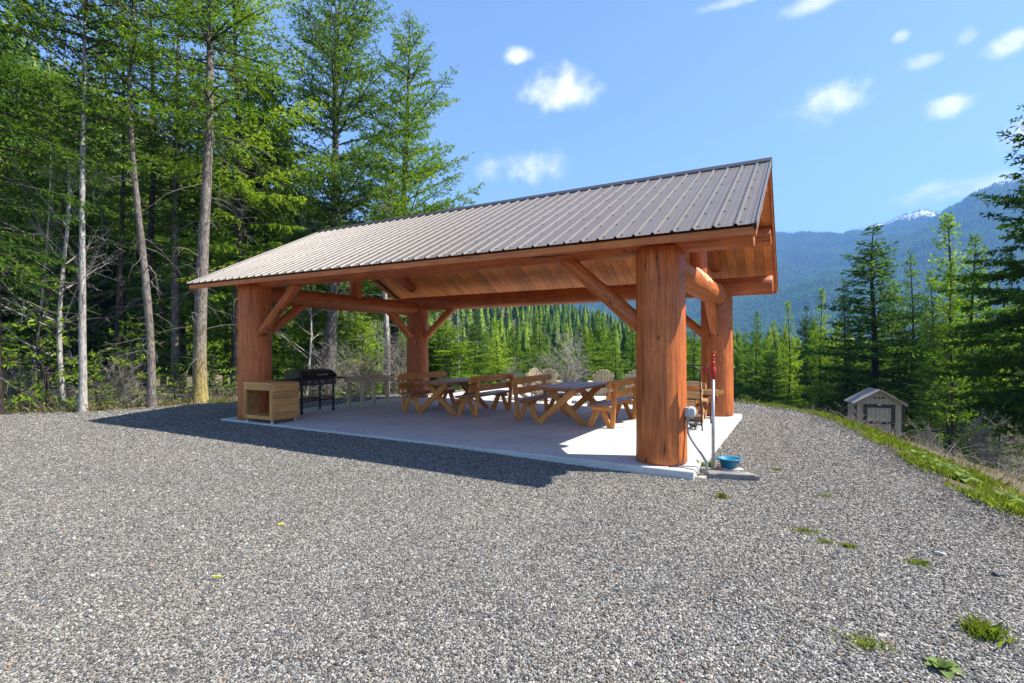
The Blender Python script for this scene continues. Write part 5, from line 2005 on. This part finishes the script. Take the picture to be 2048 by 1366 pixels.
def blades(n, xy_fn, h, w, seed, zfn=None, lean=0.5):
    rg = np.random.default_rng(seed)
    xy = xy_fn(rg, n)
    k = len(xy)
    z = ground_z(xy[:, 0], xy[:, 1]) if zfn is None else zfn(xy)
    a = rg.uniform(0, 6.28, k)
    hh = h * rg.uniform(0.5, 1.3, k)
    ww = w * rg.uniform(0.7, 1.3, k)
    sd = np.stack([np.cos(a), np.sin(a), np.zeros(k)], 1) * ww[:, None]
    ld = np.stack([np.cos(a + 1.57), np.sin(a + 1.57), np.zeros(k)], 1) * (hh * rg.normal(0, lean, k))[:, None]
    P = np.stack([xy[:, 0], xy[:, 1], z - 0.01], 1)
    up = np.array([0, 0, 1.0])
    q = np.stack([P - sd, P + sd, P + ld * 0.45 + up * (hh * 0.65)[:, None] + sd * 0.5, P + ld * 1.1 + up * hh[:, None] - sd * 0.1], 1)
    return q.reshape(-1, 3), np.clip(rg.normal(0.5, 0.22, k), 0, 1)


def rim_scatter(i0, i1, dlo, dhi, clump=1.0, pw=1.0):
    def fn(rg, n):
        seg = PAD[i0:i1 + 1]
        L = np.linalg.norm(np.diff(seg, axis=0), axis=1)
        cum = np.concatenate([[0], np.cumsum(L)])
        u = rg.uniform(0, cum[-1], n)
        k = np.clip(np.searchsorted(cum, u) - 1, 0, len(L) - 1)
        f = (u - cum[k]) / L[k]
        P = seg[k] + (seg[k + 1] - seg[k]) * f[:, None]
        d = norm_rows(seg[k + 1] - seg[k])
        nrm = np.stack([d[:, 1], -d[:, 0]], 1)
        off = dlo + (dhi - dlo) * rg.random(n) ** pw
        Q = P + nrm * off[:, None]
        keep = lowfreq(Q[:, 0], Q[:, 1], 2.6, 3) + rg.normal(0, 0.5, n) > -clump
        return Q[keep]
    return fn


def rimz(xy):
    d = sd_pad(xy[:, 0], xy[:, 1]) + 0.14 * lowfreq(xy[:, 0], xy[:, 1], 2.1, 4)
    zp = np.where(d > -0.5, -0.10 - 0.25 * np.clip(d + 0.5, 0, 3) ** 1.5, -0.10)
    return np.where(d < 0.4, np.maximum(zp, ground_z(xy[:, 0], xy[:, 1])), ground_z(xy[:, 0], xy[:, 1]))


def grass_object(name, label, parts, mat):
    V = np.concatenate([p[0] for p in parts])
    tn = np.concatenate([p[1] for p in parts])
    o = obj(name, mesh_np(name, V, np.arange(len(V)).reshape(-1, 4), mat, tn))
    tag(o, label, 'grass', kind='stuff')


PAD_R = PAD  # the rim runs clockwise seen from above? normals checked below
sgn = 1.0
_m = (PAD[1] + PAD[2]) / 2
_d = PAD[2] - PAD[1]
_n = np.array([_d[1], -_d[0]]) / np.linalg.norm(_d)
if sd_pad(np.array([_m[0] + 0.3 * _n[0]]), np.array([_m[1] + 0.3 * _n[1]]))[0] < 0:
    sgn = -1.0
parts = [blades(26000, rim_scatter(0, 6, sgn * -0.2, sgn * 1.1, 0.05, 1.2), 0.095, 0.006, 1, rimz),
         blades(5000, rim_scatter(22, 23, sgn * 0.1, sgn * 1.5, 0.2, 1.3), 0.12, 0.006, 7, rimz)]
seg_last = np.array([PAD[23], PAD[0]])


def last_seg(rg, n):
    f = rg.random(n)[:, None]
    P = seg_last[0] + (seg_last[1] - seg_last[0]) * f
    d = (seg_last[1] - seg_last[0]) / np.linalg.norm(seg_last[1] - seg_last[0])
    nr = np.array([d[1], -d[0]]) * sgn
    return P + nr * (rg.random(n)[:, None] ** 1.3 * 1.5 + 0.05)


parts.append(blades(7000, last_seg, 0.14, 0.006, 8, rimz))
grass_object('grass_verge', 'bright green grass strip along the right rim of the gravel', parts, 'grass_green')
grass_object('dry_grass', 'pale dry grass on the bank and under the left trees',
             [blades(4000, rim_scatter(0, 6, sgn * 0.9, sgn * 4.0, -0.1), 0.13, 0.005, 2, None, 0.45),
              blades(3000, rim_scatter(11, 17, sgn * 0.0, sgn * 1.6, 0.3), 0.22, 0.006, 4, rimz, 0.7),
              blades(1500, rim_scatter(5, 10, sgn * 0.0, sgn * 1.5, 0.3), 0.18, 0.006, 6, rimz, 0.7)], 'grass_dry')
grass_object('wood_edge_grass', 'green grass tufts at the foot of the left trunks',
             [blades(5200, rim_scatter(11, 17, sgn * 0.0, sgn * 1.3, -0.1), 0.15, 0.007, 3, rimz), blades(2500, rim_scatter(5, 10, sgn * -0.1, sgn * 1.2, 0.0), 0.12, 0.007, 5, rimz)], 'grass_green')


def tuft(label, x, y, rad, h, n, seed, mat='grass_green', flat=1.0):
    def fn(rg, k):
        a, r_ = rg.uniform(0, 6.28, k), rad * 0.55 * np.abs(rg.normal(0, 1, k)) * (1 + 0.35 * np.sin(3 * x * 9 + 1.0))
        return np.stack([x + r_ * np.cos(a), y + flat * r_ * np.sin(a)], 1)
    V, tn = blades(n, fn, h, 0.0035, seed, lambda xy: np.full(len(xy), -0.10), 0.5)
    o = obj('grass_tuft', mesh_np('grass_tuft', V - np.array([x, y, -0.1]), np.arange(len(V)).reshape(-1, 4), mat, tn), None, T(x, y, -0.1))
    tag(o, label, 'grass tuft', 'grass tufts growing through the gravel')


tuft('largest green grass tuft, at the right in the foreground gravel', 2.06, -2.80, 0.085, 0.075, 420, 1)
tuft('sparse grass tuft left of the broad-leaved rosette', 1.46, -3.26, 0.10, 0.05, 160, 2)
tuft('elongated moss-green clump in the right middle gravel, leftmost of three', 1.19, -1.36, 0.12, 0.025, 420, 3, flat=0.5)
tuft('small green clump just below the elongated clump', 1.33, -1.58, 0.075, 0.025, 240, 4, flat=0.6)
tuft('green clump right of the elongated clump', 1.50, -1.60, 0.08, 0.03, 260, 5, flat=0.6)
tuft('green clump with reddish edge nearer the right rim', 1.94, -1.74, 0.09, 0.03, 260, 6, flat=0.7)
tuft('thin grass tuft on the gravel below the long rock slab', 0.40, -0.64, 0.09, 0.06, 130, 7)
tuft('small green clump right of the long rock slab', 0.88, 1.09, 0.09, 0.03, 260, 8)
tuft('tiny green clump on the gravel towards the bank', 1.42, -0.02, 0.07, 0.03, 160, 9)
tuft('tiny green sprout at the lower edge of the gravel', 1.05, -3.42, 0.045, 0.03, 60, 10)
tuft('leafy weed at the slab corner behind the conduit', 0.03, 0.62, 0.06, 0.12, 120, 11)


def rosette(label, x, y, z, s, n, seed, group='broad-leaved rosettes'):
    rg = random.Random(seed)
    t = thing('mullein_plant', label, 'plant', (x, y, z), 0, group)
    for k in range(n):
        a = k * 2.4 + rg.uniform(-.3, .3)
        L = s * (1.0 - 0.5 * k / n) * rg.uniform(0.85, 1.15)
        el = 0.15 + 0.95 * k / n
        V, F = [], []
        m = 7
        for i in range(m):
            f = i / (m - 1)
            wd = L * 0.23 * math.sin(math.pi * min(1, f * 0.93 + 0.07)) ** 0.8
            r_ = L * f * math.cos(el) * (1 - 0.1 * f)
            zz = L * (math.sin(el) * f - 0.28 * f * f) + 0.01
            V += [(r_, -wd, zz + wd * 0.45), (r_, 0, zz), (r_, wd, zz + wd * 0.45)]
        for i in range(m - 1):
            F += [(i * 3, i * 3 + 1, i * 3 + 4, i * 3 + 3), (i * 3 + 1, i * 3 + 2, i * 3 + 5, i * 3 + 4)]
        me = mesh_pd('leaf', V, F, 'mullein_leaf', True)
        at = me.attributes.new('tone', 'FLOAT', 'FACE')
        at.data.foreach_set('value', [rg.uniform(0.25, 0.8)] * len(F))
        obj('leaf', me, t, T(x, y, z, a))


rosette('broad pale-leaved rosette at the bottom right of the gravel', 1.77, -3.32, -0.105, 0.13, 13, 1)
rz_ = [(2.86, 2.35), (2.80, 2.9), (2.98, 1.9), (3.02, 2.7), (3.2, 1.25), (2.75, 3.4)]
for k, (x, y) in enumerate(rz_):
    zz = float(rimz(np.array([[x, y]]))[0])
    rosette(('broad-leaved rosette in the middle of the grassy rim', 'rosette just beyond the middle one on the grassy rim', 'rosette in front of the middle one on the grassy rim',
             'rosette on the outer side of the grassy rim', 'nearest rosette on the grassy rim', 'farthest rosette on the grassy rim')[k], x, y, zz + 0.02, 0.24, 11, 10 + k)


def litter(label, x, y, rz, mat, L=0.05):
    o = obj('wood_chip', board_mesh(0.016, 0.008, L, mat, 0.002), None, Matrix.Translation((x, y, -0.088)) @ Matrix.Rotation(rz, 4, 'Z') @ Matrix.Rotation(R(90), 4, 'Y'))
    tag(o, label, 'chip', 'yellow chips on the gravel')


def on_gravel(px, py):
    Y = FPX * (CAMZ + 0.1) / (py - 695)
    return place(px, Y)


for lab, px, py, rz in (('yellow wood chip on the gravel left of centre', 427, 1157, 0.6), ('yellow-green chip on the gravel nearer the pavilion shadow', 556, 1051, 1.0)):
    x, y = on_gravel(px, py)
    litter(lab, x, y, rz, 'plastic_yellow')


def brush():
    rg = np.random.default_rng(9)
    st = Strips()

    def add(n, pxr, Yr, hh):
        for _ in range(n):
            x, y = place(rg.uniform(*pxr), rg.uniform(*Yr))
            if sd_pad(np.array([x]), np.array([y]))[0] < 0.5:
                continue
            z = float(ground_z(np.array([x]), np.array([y]))[0])
            h = hh * rg.uniform(0.4, 1.3)
            v = norm_rows(np.array([rg.normal(0, 0.6), rg.normal(0, 0.6), 1.0]))
            s = np.linspace(0, 1, 5)[:, None]
            bend = np.array([rg.normal(0, 0.5), rg.normal(0, 0.5), -0.35])
            st.add(np.array([x, y, z]) + v * h * s + bend * h * s ** 2 + np.cumsum(rg.normal(0, 0.02, (5, 3)), 0) * h, 0.006, 0.002)
    add(2200, (-60, 560), (13.5, 22), 1.2)
    add(500, (560, 880), (17, 24), 1.2)
    add(1500, (1560, 2150), (9, 26), 0.6)
    o = obj('dead_brush', st.mesh('dead_brush', 'twig_grey'))
    tag(o, 'tangled dead grey brush under the trees', 'brush', kind='stuff')


brush()

def slab_grit():
    rg = np.random.default_rng(21)
    n = 420
    x = rg.uniform(-9.7, -0.1, n)
    y = np.where(rg.random(n) < 0.6, np.abs(rg.normal(0.05, 0.55, n)) + 0.03, rg.uniform(0.05, 6.3, n))
    r_ = rg.uniform(0.004, 0.011, n)
    o8 = np.array([(1, 0, 0), (0, 1, 0), (-1, 0, 0), (0, -1, 0), (0, 0, .7), (0, 0, -.7)], float)
    V = o8[None] * r_[:, None, None] * rg.uniform(0.6, 1.3, (n, 6, 1)) + np.stack([x, y, r_ * 0.5], 1)[:, None]
    f = np.array([(0, 1, 4), (1, 2, 4), (2, 3, 4), (3, 0, 4), (1, 0, 5), (2, 1, 5), (3, 2, 5), (0, 3, 5)])
    F = (f[None] + (np.arange(n) * 6)[:, None, None]).reshape(-1, 3)
    o = obj('slab_grit', mesh_np('slab_grit', V.reshape(-1, 3), F, 'rock_dark'))
    tag(o, 'dark grit and small stones kicked onto the concrete slab', 'grit', kind='stuff')


slab_grit()

# ------------------------------------------------------------------ haze


def build_haze():
    s, top, bot = 5200.0, 900.0, -120.0
    V = [(x, y, z) for z in (bot, top) for x, y in ((-s, -1500), (s, -1500), (s, s), (-s, s))]
    F = [(3, 2, 1, 0), (4, 5, 6, 7), (0, 1, 5, 4), (1, 2, 6, 5), (2, 3, 7, 6), (3, 0, 4, 7)]
    m, t = new_mat('haze')
    v = t.n('ShaderNodeVolumePrincipled', {'Color': (0.20, 0.46, 1.0, 1), 'Density': HAZE, 'Anisotropy': 0.0})
    t.t.links.new(v.outputs[0], t.n('ShaderNodeOutputMaterial').inputs['Volume'])
    o = obj('haze', mesh_pd('haze', V, F, 'haze'))
    tag(o, kind='stuff')


HAZE = 2.6e-4
build_haze()
